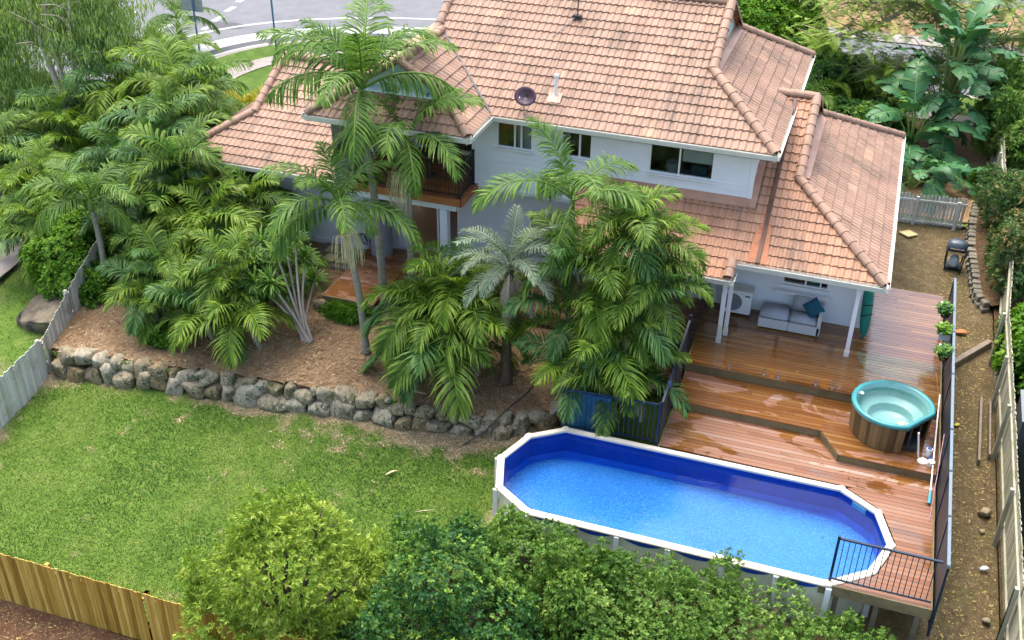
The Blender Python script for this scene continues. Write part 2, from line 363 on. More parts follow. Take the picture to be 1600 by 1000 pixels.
def link(name, me, parent=None, loc=None, rot=None, scale=None, local=False, label=None):
    """world-space mesh data keeps its place under its thing; local=True means data is relative to the thing"""
    o = bpy.data.objects.new(name, me); COL.objects.link(o)
    if parent is not None:
        o.parent = parent
        if not local and parent.parent is None: o.matrix_parent_inverse = Matrix.Translation(-Vector(parent.location))
    if loc is not None: o.location = loc
    if rot is not None: o.rotation_euler = rot
    if scale is not None: o.scale = scale if hasattr(scale, '__len__') else (scale,)*3
    if label: o['label'] = label
    return o
def tag(o, label, cat, group=None, kind=None):
    o['label'] = label; o['category'] = cat
    if group: o['group'] = group
    if kind: o['kind'] = kind
    return o
def thing(name, label, cat, loc=(0, 0, 0), group=None, rotz=0):
    o = bpy.data.objects.new(name, None); COL.objects.link(o); o.location = loc; o.rotation_euler[2] = rotz
    o.empty_display_size = .2
    return tag(o, label, cat, group)
def structure(o, kind='structure'): o['kind'] = kind; return o
# ---------------------------------------------------------------- ground, paths, roads
def fbm(x, y, seed=0):
    """cheap smooth value noise in [0,1]"""
    r = np.random.default_rng(seed); out = 0; amp = .5; tot = 0
    for o in range(4):
        g = r.random((64, 64)); xs = x*(2**o)*.6; ys = y*(2**o)*.6
        i = np.floor(xs).astype(int); j = np.floor(ys).astype(int); u = xs-i; v = ys-j
        u = u*u*(3-2*u); v = v*v*(3-2*v); i %= 64; j %= 64; i2 = (i+1) % 64; j2 = (j+1) % 64
        out = out+amp*(g[i, j]*(1-u)*(1-v)+g[i2, j]*u*(1-v)+g[i, j2]*(1-u)*v+g[i2, j2]*u*v); tot += amp; amp *= .55
    return out/tot
def sstep(a, b, x):
    t = np.clip((x-a)/(b-a), 0, 1); return t*t*(3-2*t)
def wall_y(x):          # foot of the boulder wall
    x = np.asarray(x, float); y = 19.40+(x+20)*.118
    return y+np.clip(x+7.4, 0, None)*.75
def grid(x0, x1, y0, y1, step, zf):
    nx = max(2, int((x1-x0)/step)+1); ny = max(2, int((y1-y0)/step)+1)
    X, Y = np.meshgrid(np.linspace(x0, x1, nx), np.linspace(y0, y1, ny)); X = X.ravel(); Y = Y.ravel()
    V = np.stack([X, Y, zf(X, Y)], 1); a = (np.arange(ny-1)[:, None]*nx+np.arange(nx-1)[None]).ravel()
    return V, np.stack([a, a+1, a+nx+1, a+nx], 1)
def z_base(x, y): return np.clip(-1.3+(y-12)*.105, -1.3, .95)
V, Q = grid(-400, 400, -200, 600, 10, z_base); structure(link("ground", mesh_np("ground", V, Q, M_VERGE)))
def z_lawn(x, y): return .05*(fbm(x, y, 3)-.5)+.25*sstep(1.2, 0, wall_y(x)-y)*.35
def bare(x, y):
    n = fbm(x*1.5, y*1.5, 11); n2 = fbm(x*4, y*4, 12); d = wall_y(x)-y
    e = np.clip(1.05-d*.62, 0, 2)*sstep(-17, -10, x)*.72+np.clip(.55-d*.8, 0, 1)*.8
    e = e+sstep(-18.6, -19.7, x+.3*(n-.5))*.6+sstep(-7.6, -6.3, x)*sstep(15.5, 17.5, y)*.8
    e = e+.20*sstep(.50, .78, n)
    return sstep(.30, .92, e+(n-.5)*1.1+(n2-.5)*1.1)
V, Q = grid(-20.2, 3.2, 12.7, 22.0, .07, z_lawn)
structure(link("lawn", mesh_np("lawn", V, Q, M_LAWN, smooth=True, vattr=dict(bare=bare(V[:, 0], V[:, 1])))))
def z_bed(x, y):
    d = y-wall_y(x)
    return .60+.16*sstep(-8, -16, x)+.075*np.clip(d, 0, 4.5)+.10*(fbm(x*1.3, y*1.3, 5)-.5)-.30*sstep(-7.6, -5.5, x)*sstep(2.0, 0, d)
V, Q = grid(-20.7, -3.1, 19.2, 36.5, .1, z_bed); d = V[:, 1]-wall_y(V[:, 0]); keep = d > .2
Q = Q[keep[Q].all(1)]; structure(link("mulch_bed", mesh_np("mulch_bed", V, Q, M_MULCH, smooth=True)))
def z_path(x, y): return np.interp(y, [8, 16, 22, 29, 36, 48], [-.5, -.05, .25, .75, 1.12, 1.2])+.07*(fbm(x*1.6, y*1.6, 8)-.5)
V, Q = grid(-2.9, 4.62, 8, 48, .12, z_path); structure(link("side_path", mesh_np("side_path", V, Q, M_PATH, smooth=True)))
V, Q = grid(4.62, 14, 8, 49, .25, lambda x, y: z_path(x, y)+.15); structure(link("neighbour_garden_ground", mesh_np("neighbour_garden_ground", V, Q, M_DARKSOIL)))
V, Q = grid(-24, 3.2, 5, 12.62, .2, lambda x, y: -.62+.1*(fbm(x, y, 9)-.5)); structure(link("bare_ground", mesh_np("bare_ground", V, Q, M_FRONTDIRT)))
V, Q = grid(-27.5, -20.25, 8, 33, .2, lambda x, y: z_base(x, y)+.62-.02*(y-20)+.06*fbm(x, y, 4)); structure(link("verge_lawn", mesh_np("verge_lawn", V, Q, M_LAWN, vattr=dict(bare=sstep(.5, .75, fbm(V[:, 0], V[:, 1], 14))*.8))))
def ribbon(name, pts, width_l, width_r, z, mat, thick=0):
    """a strip along a polyline, left and right offsets"""
    p = np.array(pts, float); t = np.gradient(p, axis=0); t /= np.linalg.norm(t, axis=1)[:, None]; nrm = np.stack([-t[:, 1], t[:, 0]], 1)
    a = p+nrm*width_l; b = p-nrm*width_r; m = MB()
    for i in range(len(p)-1):
        q = [a[i], b[i], b[i+1], a[i+1]]
        if thick: m.prism([tuple(x) for x in q], z-thick, z)
        else: m.face([(x[0], x[1], z) for x in q])
    return m.build(name, mat)
def smooth_line(pts, n=8):
    p = np.array(pts, float); p = np.vstack([2*p[0]-p[1], p, 2*p[-1]-p[-2]]); out = []
    for i in range(1, len(p)-2):
        for k in range(n):
            t = k/n; a, b, c, d = p[i-1], p[i], p[i+1], p[i+2]
            out.append(.5*((2*b)+(c-a)*t+(2*a-5*b+4*c-d)*t*t+(3*b-a-3*c+d)*t**3))
    out.append(p[-2]); return np.array(out)
# corner kerb: side street on the left curving into the back street
KERB = smooth_line([(-25.2, 14), (-27.0, 24), (-28.6, 33), (-28.9, 38), (-28.72, 40.6), (-28.1, 42.7), (-26.7, 44.55), (-24, 46.2), (-20, 47.4), (-12, 48.2), (-4, 48.6), (6, 48.6), (20, 48.4), (60, 48)])
m = MB()
for i in range(len(KERB)-1):
    a, b = KERB[i], KERB[i+1]; c0 = np.array([-14., 30.]); oa = c0+(a-c0)*7; ob = c0+(b-c0)*7
    m.face([(a[0], a[1], 1.12), (b[0], b[1], 1.12), (ob[0], ob[1], 1.12), (oa[0], oa[1], 1.12)])
structure(m.build("road", M_ASPHALT))
structure(ribbon("kerb", KERB, .10, .16, 1.25, M_CONC, .2))
structure(ribbon("gutter_strip", KERB, .52, -.10, 1.126, M_CONC))
sub = KERB[(KERB[:, 1] > 39) & (KERB[:, 0] < -18)]
structure(ribbon("road_patch", sub, 1.55, -.53, 1.127, M_ASPHALT2))
structure(ribbon("road_edge_line", sub, 2.35, -1.25, 1.131, M_LINE))
structure(ribbon("road_outer_line", sub, 3.95, -3.72, 1.131, M_LINE))
structure(ribbon("road_inner_line", KERB[(KERB[:, 1] > 36) & (KERB[:, 0] < -27)], .62, -.45, 1.133, M_LINE))
dash = MB()
for (x, y) in [(-32.26, 48.81), (-31.92, 47.1), (-31.62, 45.7), (-32.6, 50.5), (-33, 52.2)]:
    dash.face([(x-.16, y-.45, 1.128), (x+.16, y-.45, 1.128), (x+.12, y+.45, 1.128), (x-.2, y+.45, 1.128)])
for (x, y) in [(-33.55, 44.72), (-33.9, 47.5), (-36.5, 46), (-37.5, 51)]:
    dash.face([(x-.12, y-.7, 1.128), (x+.12, y-.7, 1.128), (x+.1, y+.7, 1.128), (x-.14, y+.7, 1.128)])
structure(dash.build("road_dashes", M_LINE))
m = MB(); m.face([(-30.9+.95*math.cos(a), 46.3+.55*math.sin(a), 1.129) for a in np.linspace(0, 6.28, 18)[:-1]]); structure(m.build("road_repair", M_ASPHALT2))
# raised corner verge between kerb and house, footpath on it
kk = KERB[KERB[:, 1] > 30]; m = MB()
for i in range(len(kk)-1):
    a, b = kk[i], kk[i+1]; ia = (max(a[0]+.12, -24) if a[1] < 45 else a[0], 35.5); ib = (max(b[0]+.12, -24) if b[1] < 45 else b[0], 35.5)
    m.face([(a[0]+.12, a[1]-.05, 1.24), (ia[0], ia[1], 1.22), (ib[0], ib[1], 1.22), (b[0]+.12, b[1]-.05, 1.24)])
mo = m.build("corner_verge", M_VERGE); structure(mo)
PATHL = smooth_line([(-24.0, 14), (-24.9, 22), (-26.0, 30), (-26.6, 36), (-26.75, 39), (-26.55, 40.6), (-25.85, 42.2), (-24, 43.9), (-20, 45), (-12, 45.7), (-4, 46.0), (4, 45.6), (14, 45.5)])
structure(ribbon("footpath", PATHL[PATHL[:, 1] > 30], .52, .52, 1.262, M_CONC))
structure(ribbon("lower_footpath", PATHL[PATHL[:, 1] < 31], .55, .55, .62, M_CONC, .05))
V, Q = grid(-6, 12, 57.0, 64, 1, lambda x, y: 1.18+0*x); structure(link("far_verge", mesh_np("far_verge", V, Q, M_MULCH)))
V, Q = grid(-10, 20, 55.6, 57.0, 1, lambda x, y: 1.17+0*x); structure(link("far_footpath", mesh_np("far_footpath", V, Q, M_CONC)))

V, Q = grid(-2.6, 4.6, 35.75, 44.6, .15, lambda x, y: 1.29+.08*(fbm(x*1.5, y*1.5, 8)-.5)); structure(link("rear_mulch_bed", mesh_np("rear_mulch_bed", V, Q, M_MULCH, smooth=True)))
# grass blades, mulch straw, path leaves: uncountable
def scatter_quads(P, L, Wd, tilt, seed, tint=None, up=False):
    r = np.random.default_rng(seed); n = len(P); a = r.random(n)*6.283
    if up:
        lean = .25+.75*r.random(n); d = np.stack([np.cos(a)*lean, np.sin(a)*lean, np.ones(n)], 1); d /= np.linalg.norm(d, axis=1)[:, None]
        sdir = np.stack([-np.sin(a), np.cos(a), 0*a], 1)
    else:
        d = np.stack([np.cos(a), np.sin(a), (r.random(n)-.3)*tilt], 1); sdir = np.stack([-np.sin(a), np.cos(a), (r.random(n)-.5)*tilt], 1)
    L = np.broadcast_to(L, n)[:, None]; Wd = np.broadcast_to(Wd, n)[:, None]
    p0 = P; p1 = P+d*L*.55; p2 = P+d*L+np.array([0, 0, -.25])*L*(1 if up else .2)
    V = np.stack([p0-sdir*Wd*.35, p0+sdir*Wd*.35, p1-sdir*Wd*.5, p1+sdir*Wd*.5, p2-sdir*Wd*.12, p2+sdir*Wd*.12], 1)
    b = np.arange(n)[:, None]*6; Q = np.concatenate([b+[0, 1, 3, 2], b+[2, 3, 5, 4]], 1).reshape(-1, 4)
    t = r.random(n) if tint is None else tint
    return V.reshape(-1, 3), Q, np.repeat(t, 2)
n = 150000; x = rng.uniform(-19.9, 1, n); y = rng.uniform(12.75, 21.3, n); bb = bare(x, y)
k = (y < wall_y(x)-.1) & (rng.random(n) > bb*.93); x, y, bb = x[k], y[k], bb[k]
hh = fbm(x*.9, y*.9, 21); h2 = fbm(x*3.5, y*3.5, 22)
t = np.clip(.5-.14*sstep(-13, -8, x)+(hh-.5)*2.3+(h2-.5)*.9+rng.normal(0, .16, len(x))+bb*.25, 0, 1)  # blades tinted darker toward the right: the shadow there is put into the colour
V, Q, tt = scatter_quads(np.stack([x, y, z_lawn(x, y)-.005], 1), .035+.05*rng.random(len(x))+.02*h2, .012+.008*rng.random(len(x)), 0, 5, t, up=True)
g = link("grass", mesh_np("grass", V, Q, L_GRASS, tt)); tag(g, "short green grass covering the sunny back lawn", "grass", kind='stuff')
n = 9000; x = rng.uniform(-27, -20.4, n); y = rng.uniform(14, 30, n)
V, Q, tt = scatter_quads(np.stack([x, y, z_base(x, y)+.64-.02*(y-20)], 1), .07+.04*rng.random(n), .02, 0, 6, rng.random(n), up=True)
g = link("verge_grass", mesh_np("verge_grass", V, Q, L_GRASS, tt)); tag(g, "grass on the street verge beyond the left fence", "grass", kind='stuff')
n = 26000; x = rng.uniform(-20.3, -3.2, n); y = rng.uniform(19.5, 27, n); k = (y > wall_y(x)+.2); x, y = x[k], y[k]; n = len(x)
V, Q, tt = scatter_quads(np.stack([x, y, z_bed(x, y)+.012], 1), .05+.16*rng.random(n)**2.5, .012+.022*rng.random(n)**2, .35, 7)
g = link("mulch", mesh_np("mulch", V, Q, L_LITTER, tt)); tag(g, "dry straw and bark mulch covering the palm bed", "mulch", kind='stuff')
n = 15000; x = rng.uniform(-19.6, -6, n); y = rng.uniform(17, 21.5, n); k = (y < wall_y(x)-.1) & (rng.random(n) < bare(x, y)*.9); x, y = x[k], y[k]; n = len(x)
V, Q, tt = scatter_quads(np.stack([x, y, z_lawn(x, y)+.012], 1), .04+.08*rng.random(n), .010+.018*rng.random(n), .35, 8, rng.random(n)*.6+.4)
g = link("lawn_straw", mesh_np("lawn_straw", V, Q, L_LITTER, tt)); tag(g, "dry straw at the foot of the boulder wall", "straw", kind='stuff')
n = 11000; x = np.where(rng.random(n) < .65, rng.uniform(3.1, 4.6, n), rng.uniform(1.0, 4.6, n)); y = rng.uniform(12, 46, n); k = (x > 3.12) | (y > 29.6); x, y = x[k], y[k]; n = len(x)
V, Q, tt = scatter_quads(np.stack([x, y, z_path(x, y)+.012], 1), .03+.07*rng.random(n)**2, .015+.03*rng.random(n)**2, .3, 9, rng.random(n)**1.2*.9)
g = link("leaf_litter", mesh_np("leaf_litter", V, Q, L_PATHLITTER, tt)); tag(g, "fallen leaves strewn along the dirt side path", "leaves", kind='stuff')
n = 5000; x = rng.uniform(-20, -2, n); y = rng.uniform(9, 12.4, n)
V, Q, tt = scatter_quads(np.stack([x, y, 0*x-.58], 1), .03+.08*rng.random(n)**2, .010+.018*rng.random(n), .3, 10, rng.random(n)**1.3)
g = link("ground_litter", mesh_np("ground_litter", V, Q, L_PATHLITTER, tt)); tag(g, "dry leaves on the brown dirt outside the pine fence", "leaves", kind='stuff')
# ---------------------------------------------------------------- the house
HOUSE = thing("house", "white two storey weatherboard house with a terracotta tiled roof", "house", (-7, 30, 1.3))

def tile_plane(name, o, u, v, up, poly, parent, mat=None):
    """tiled roof plane: o origin on the eave, u along it, v horizontal up-slope direction, up = rise per metre; poly list of convex (a,b) polygons, plan units"""
    o = Vector(o); u = Vector(u); vs = Vector(v)+Vector((0, 0, up)); ln = vs.length; vs /= ln; nrm = u.cross(vs).normalized()
    if nrm.z < 0: nrm = -nrm
    course, roll = .312, .185
    allb = bmesh.new(); tint_l = None; r = np.random.default_rng(int(abs(o.x)*10+abs(o.y)*3)); tab = r.random((200, 400))
    res = bpy.data.meshes.new(name); Vs = []; Fs = []; Ts = []; UVs = []; off = 0
    for pg in poly:
        pg = [(a, b*ln) for a, b in pg]
        a0 = min(p[0] for p in pg); a1 = max(p[0] for p in pg); b0 = min(p[1] for p in pg); b1 = max(p[1] for p in pg)
        i0 = math.floor(a0/roll)-1; i1 = math.ceil(a1/roll)+1
        us = np.arange(i0*6, i1*6+1)/6*roll; j0 = math.floor(b0/course)-1; j1 = math.ceil(b1/course)+1
        ph = (us/roll) % 1; prof = .028*np.where(ph < .66, np.sin(ph/.66*math.pi)**.8, -.12*np.sin((ph-.66)/.34*math.pi))
        Vq = []; Fq = []; Tq = []; UVq = []
        for j in range(j0, j1):
            jit = (tab[j % 200, (np.floor(us/(2*roll)).astype(int)) % 400]-.5)*.010
            for (bb, h) in ((j*course, -.012), (j*course+.004, .036), ((j+1)*course+.006, .004)):
                k = len(Vq); pos = [(o+u*float(a)+vs*float(bb)+nrm*float(h+p*(1 if h > 0 else .2)+jt)) for a, p, jt in zip(us, prof, jit)]
                Vq.append(pos); UVq.append([(a, bb, 0) for a in us])
            nn = len(us); k = (j-j0)*3*nn
            for s_ in (0, 1):
                for q in range(nn-1):
                    Fq.append((k+s_*nn+q, k+s_*nn+q+1, k+(s_+1)*nn+q+1, k+(s_+1)*nn+q)); Tq.append(tab[j % 200, (i0*6+q)//12 % 400])
        flat = [p for row in Vq for p in row]; fuv = [p for row in UVq for p in row]
        me = bpy.data.meshes.new("tmp"); me.from_pydata(flat, [], Fq)
        at = me.attributes.new('tint', 'FLOAT', 'FACE'); at.data.foreach_set('value', np.array(Tq, np.float32))
        at = me.attributes.new('uvw', 'FLOAT_VECTOR', 'POINT'); at.data.foreach_set('vector', np.array(fuv, np.float32).ravel())
        bm = bmesh.new(); bm.from_mesh(me); c = np.mean(pg, axis=0)
        for k in range(len(pg)):
            p, q = pg[k], pg[(k+1) % len(pg)]; P = o+u*p[0]+vs*p[1]; dd = u*(q[0]-p[0])+vs*(q[1]-p[1]); nn_ = dd.cross(nrm).normalized()
            cc = o+u*float(c[0])+vs*float(c[1])
            if (cc-P).dot(nn_) > 0: nn_ = -nn_
            bmesh.ops.bisect_plane(bm, geom=bm.verts[:]+bm.edges[:]+bm.faces[:], plane_co=P, plane_no=nn_, clear_outer=True, dist=1e-5)
        tmp2 = bpy.data.meshes.new("tmp2"); bm.to_mesh(tmp2); bm.free(); allb.from_mesh(tmp2); bpy.data.meshes.remove(tmp2); bpy.data.meshes.remove(me)
    bmesh.ops.remove_doubles(allb, verts=allb.verts[:], dist=1e-4)
    allb.to_mesh(res); allb.free(); res.materials.append(mat or M_TILE)
    return link(name, res, parent)

def caps(parent, a, b, rad=.115, seg=.36, name="ridge_capping"):
    a = Vector(a); b = Vector(b); d = b-a; n = max(1, round(d.length/seg)); d.normalize(); L = (b-a).length/n
    m = MB(); x = d.cross(Vector((0, 0, 1))).normalized(); z = x.cross(d).normalized(); tt = []; uv = []
    for k in range(n):
        r0, r1 = rad*1.08, rad*.92; p0 = a+d*(k*L-.03); p1 = a+d*((k+1)*L); t = random.random(); i0 = len(m.v); N = 9
        for (p, r) in ((p0, r0*.82), (p0, r0), (p1, r1)):
            for j in range(N):
                an = math.pi*(-.10+1.2*j/(N-1)); m.v.append(tuple(p+x*(math.cos(an)*r*1.15)+z*(math.sin(an)*r)))
        for s_ in (0, 1):
            for j in range(N-1): m.f.append([i0+s_*N+j, i0+s_*N+j+1, i0+(s_+1)*N+j+1, i0+(s_+1)*N+j]); m.t.append(.35+.5*t)
    me = m.mesh(name, M_TILE); at = me.attributes.new('uvw', 'FLOAT_VECTOR', 'POINT')
    at.data.foreach_set('vector', np.array([(v[0]+v[1], v[2]*2+v[1]*.3, 0) for v in m.v], np.float32).ravel())
    return link(name, me, parent)

def gutter(parent, a, b, out, drop=0.0):
    """box gutter along a-b, out = outward unit vector; with fascia behind"""
    a = Vector(a); b = Vector(b); o = Vector(out); d = (b-a).normalized(); m = MB()
    def sec(p): return [p+o*.015+Vector((0, 0, -.14)), p+o*.115+Vector((0, 0, -.14)), p+o*.135+Vector((0, 0, -.03)), p+o*.135+Vector((0, 0, .0)), p+o*.120+Vector((0, 0, .0)), p+o*.10+Vector((0, 0, -.11)), p+o*.03+Vector((0, 0, -.11)), p+o*.015+Vector((0, 0, -.0))]
    A = sec(a-d*.02); B = sec(b+d*.02); n = len(A)
    m.add(A+B, [(i, (i+1) % n, n+(i+1) % n, n+i) for i in range(n)]+[tuple(range(n))[::-1], tuple(range(n, 2*n))])
    m.hexa([a+o*.0+Vector((0, 0, -.20)), b+Vector((0, 0, -.20)), b-o*.025+Vector((0, 0, -.20)), a-o*.025+Vector((0, 0, -.20)), a+Vector((0, 0, .01)), b+Vector((0, 0, .01)), b-o*.025+Vector((0, 0, .01)), a-o*.025+Vector((0, 0, .01))])
    return m.build("gutter", M_TRIM, parent)

def plank_wall(name, p0, u, L, z0, z1, holes, mat, parent, board=.165, thick=.024, flat=False):
    """wall plane from p0 along unit u; outward normal = u rotated -90 deg; clapboards unless flat; holes (a0,a1,z0,z1)"""
    m = MB(); u = Vector((*u, 0)); n = Vector((u.y, -u.x, 0)); p0 = Vector((*p0, 0))
    zs = sorted(set([z0, z1]+[h[2] for h in holes]+[h[3] for h in holes]))
    rows = []
    for za, zb in zip(zs, zs[1:]):
        if zb-za < 1e-4: continue
        k = max(1, round((zb-za)/board)) if not flat else 1
        rows += [(za+(zb-za)*i/k, za+(zb-za)*(i+1)/k) for i in range(k)]
    for za, zb in rows:
        cuts = [(0, L)]
        for h in holes:
            if h[2] < (za+zb)/2 < h[3]:
                nc = []
                for c in cuts:
                    if h[1] <= c[0] or h[0] >= c[1]: nc.append(c); continue
                    if h[0] > c[0]: nc.append((c[0], h[0]))
                    if h[1] < c[1]: nc.append((h[1], c[1]))
                cuts = nc
        for a, b in cuts:
            A = p0+u*a; B = p0+u*b; t = 0 if flat else thick; zz = lambda p, z, q: (p.x+n.x*q, p.y+n.y*q, z)
            m.face([zz(A, za, t), zz(B, za, t), zz(B, zb, 0), zz(A, zb, 0)])
            if not flat: m.face([zz(A, za, 0), zz(B, za, 0), zz(B, za, t), zz(A, za, t)])
    for h in holes:   # reveals
        q = -.11
        pt = lambda a, z, d: tuple(p0+u*a+n*d+Vector((0, 0, z)))
        for (a, za, b, zb) in ((h[0], h[2], h[1], h[2]), (h[1], h[2], h[1], h[3]), (h[1], h[3], h[0], h[3]), (h[0], h[3], h[0], h[2])):
            m.face([pt(a, za, 0), pt(b, zb, 0), pt(b, zb, q), pt(a, za, q)])
    return m.build(name, mat, parent)

def window(p0, u, a0, a1, z0, z1, parent, mull=(.5,), fr=M_ALU, w=.05, name="window", inset=-.03, sill=True):
    u3 = Vector((*u, 0)); n = Vector((u3.y, -u3.x, 0)); P = Vector((*p0, 0)); m = MB()
    def b(a, c, za, zb, d0=inset-.04, d1=.022):
        q = [P+u3*a+n*d0, P+u3*c+n*d0, P+u3*c+n*d1, P+u3*a+n*d1]; m.hexa([(*x.xy, za) for x in q]+[(*x.xy, zb) for x in q])
    b(a0, a0+w, z0, z1); b(a1-w, a1, z0, z1); b(a0+w, a1-w, z0, z0+w); b(a0+w, a1-w, z1-w, z1)
    for f in mull: c = a0+(a1-a0)*f; b(c-w/2, c+w/2, z0+w, z1-w, inset-.03, .012)
    f = m.build(name, fr, parent)
    g = MB(); q = [P+u3*(a0+w)+n*inset, P+u3*(a1-w)+n*inset]; g.face([(*q[0].xy, z0+w), (*q[1].xy, z0+w), (*q[1].xy, z1-w), (*q[0].xy, z1-w)]); g.build("pane", GLASS, f)
    if sill:
        s_ = MB(); q = [P+u3*(a0-.05)-n*.0+n*.022, P+u3*(a1+.05)+n*.022, P+u3*(a1+.05)+n*.085, P+u3*(a0-.05)+n*.085]; s_.hexa([(*x.xy, z0-.05) for x in q]+[(*x.xy, z0-.01) for x in q]); s_.build("sill", fr, f)
    return f

# --- upper storey walls (front at y=26.85, recessed balcony on the left)
UZ0, UZ1 = 4.20, 6.52
W1 = (-9.62, -8.55, 5.50, 6.30); W2 = (-7.75, -6.85, 5.50, 6.30); W3 = (-5.27, -3.52, 5.42, 6.36)
holes = [(w[0]+10.3, w[1]+10.3, w[2], w[3]) for w in (W1, W2, W3)]
plank_wall("wall", (-10.3, 26.85), (1, 0), 7.8, UZ0, UZ1, holes, M_WHITE, HOUSE)
plank_wall("wall", (-2.5, 26.85), (0, 1), 7.3, UZ0, UZ1, [], M_WHITE, HOUSE)
plank_wall("wall", (-10.3, 28.7), (0, -1), 1.85, UZ0, UZ1, [], M_WHITE, HOUSE)
plank_wall("wall", (-13.75, 28.7), (1, 0), 3.45, UZ0, UZ1, [(.9, 2.9, 4.32, 6.35)], M_WHITE, HOUSE)
plank_wall("wall", (-13.75, 34.15), (0, -1), 9.2, UZ0, UZ1, [], M_WHITE, HOUSE)
plank_wall("wall", (-2.5, 34.15), (-1, 0), 11.25, 1.2, UZ1, [], M_WHITE, HOUSE)
m = MB()
for x, y in ((-2.5, 26.85), (-10.3, 26.85)): m.box(x-.055, x+.055, y-.035, y+.055, UZ0, UZ1)
m.build("corner_board", M_ALU, HOUSE)
window((0, 26.85), (1, 0), *W1, HOUSE, (.5, .68)); window((0, 26.85), (1, 0), *W2, HOUSE, (.6,)); window((0, 26.85), (1, 0), *W3, HOUSE, (.47,), w=.045)
window((-13.75, 28.7), (1, 0), .9, 2.9, 4.32, 6.35, HOUSE, (.5,), name="balcony_door", sill=False)
m = MB(); m.face([(-13.7, 28.9, 4.25), (-2.6, 28.9, 4.25), (-2.6, 34.0, 4.25), (-13.7, 34, 4.25)]); m.face([(-10.2, 27.0, 4.25), (-2.6, 27.0, 4.25), (-2.6, 28.9, 4.25), (-10.2, 28.9, 4.25)])
m.face([(-10.2, 30.0, 4.25), (-2.6, 30.0, 4.25), (-2.6, 30, 6.5), (-10.2, 30, 6.5)]); m.face([(-6.2, 27.0, 4.25), (-6.2, 30.0, 4.25), (-6.2, 30, 6.5), (-6.2, 27, 6.5)])
m.face([(-13.7, 32, 4.25), (-10.2, 32.0, 4.25), (-10.2, 32, 6.5), (-13.7, 32, 6.5)])
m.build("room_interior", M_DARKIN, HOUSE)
b = MB(); b.box(-4.40, -3.57, 26.99, 27.01, 5.80, 6.34); b.build("window_blind", M_TRIM, HOUSE)
b = MB(); b.lathe((-4.66, 27.12, 5.38), [(0, 0), (.15, 0), (.18, .30), (0, .30)], 20); b.box(-4.8, -3.5, 27.05, 27.6, 5.22, 5.30); b.build("window_tub", M_GREY, HOUSE, smooth=False)
b = MB(); b.box(-4.15, -3.72, 27.02, 27.3, 5.42, 5.68); b.build("window_screen", M_SHED, HOUSE, bevel=.02)
m = MB()
for (xa, xb) in ((-9.05, -8.62), (-7.72, -7.52)):
    k = int((xb-xa)/.035)
    for i in range(k): m.face([(xa+i*.035, 27.0+.02*(i % 2), 5.3), (xa+(i+1)*.035, 27.0+.02*((i+1) % 2), 5.3), (xa+(i+1)*.035, 27.0+.02*((i+1) % 2), 6.36), (xa+i*.035, 27.0+.02*(i % 2), 6.36)])
m.build('curtains', M_CUSHION, HOUSE)
# soffits
m = MB(); m.box(-14.25, -1.98, 26.32, 26.84, 6.42, 6.45); m.box(-2.48, -1.96, 26.85, 34.6, 6.42, 6.45); m.box(-14.2, -9.7, 24.65, 26.31, 6.42, 6.45); m.build("soffit", M_TRIM, HOUSE)
# --- ground floor walls
plank_wall("wall", (-17.4, 27.3), (1, 0), 3.7, .9, 4.1, [], M_RENDER, HOUSE, flat=True)
plank_wall("wall", (-19.2, 33.4), (0, -1), 5.4, .9, 4.1, [], M_RENDER, HOUSE, flat=True)
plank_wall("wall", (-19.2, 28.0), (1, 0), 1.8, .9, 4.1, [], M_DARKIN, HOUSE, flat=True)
plank_wall("wall", (-13.7, 27.6), (1, 0), 10.5, 1.2, 4.2, [(1.0, 2.62, 1.40, 3.20), (4.85, 6.0, 2.45, 3.35)], M_RENDER, HOUSE, flat=True)
plank_wall("wall", (-3.2, 26.9), (1, 0), 4.3, 1.6, 4.0, [(1.88, 3.12, 2.72, 3.26)], M_RENDER, HOUSE, flat=True)
plank_wall("wall", (-3.2, 27.6), (0, -1), .7, 1.6, 4.0, [], M_RENDER, HOUSE, flat=True)
plank_wall("wall", (1.08, 26.9), (0, 1), 8.3, .8, 4.0, [], M_RENDER, HOUSE, flat=True)
plank_wall("wall", (1.08, 35.2), (-1, 0), 3.6, .8, 4.0, [], M_RENDER, HOUSE, flat=True)
m = MB(); m.face([(-13.7, 27.75, 1.39), (-3.3, 27.75, 1.39), (-3.3, 33, 1.39), (-13.7, 33, 1.39)]); m.build("interior_floor", M_WOODFLOOR, HOUSE)
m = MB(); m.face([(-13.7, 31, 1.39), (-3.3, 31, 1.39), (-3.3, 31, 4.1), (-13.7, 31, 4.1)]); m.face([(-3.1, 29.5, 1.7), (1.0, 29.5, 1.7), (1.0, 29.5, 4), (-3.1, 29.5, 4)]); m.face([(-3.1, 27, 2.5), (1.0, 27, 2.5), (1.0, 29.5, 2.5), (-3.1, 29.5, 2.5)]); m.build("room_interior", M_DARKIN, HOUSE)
f = window((-13.7, 27.6), (1, 0), 1.0, 2.62, 1.40, 3.20, HOUSE, (.56,), name="sliding_door", sill=False, w=.06)
f = window((-13.7, 27.6), (1, 0), 4.85, 6.0, 2.45, 3.35, HOUSE, (.45,), w=.06)
m = MB()
for i in range(16): z = 2.52+i*.05; m.hexa([(-8.8, 27.66, z), (-7.78, 27.66, z), (-7.78, 27.69, z+.035), (-8.8, 27.69, z+.035), (-8.8, 27.665, z+.004), (-7.78, 27.665, z+.004), (-7.78, 27.695, z+.039), (-8.8, 27.695, z+.039)])
m.build("venetian_blind", M_TRIM, f)
f = window((-3.2, 26.9), (1, 0), 1.88, 3.12, 2.72, 3.26, HOUSE, (.5, .82), w=.045)
m = MB(); m.box(-1.42, .02, 26.70, 26.88, 2.50, 2.56); m.build("servery_shelf", M_ALU, f)
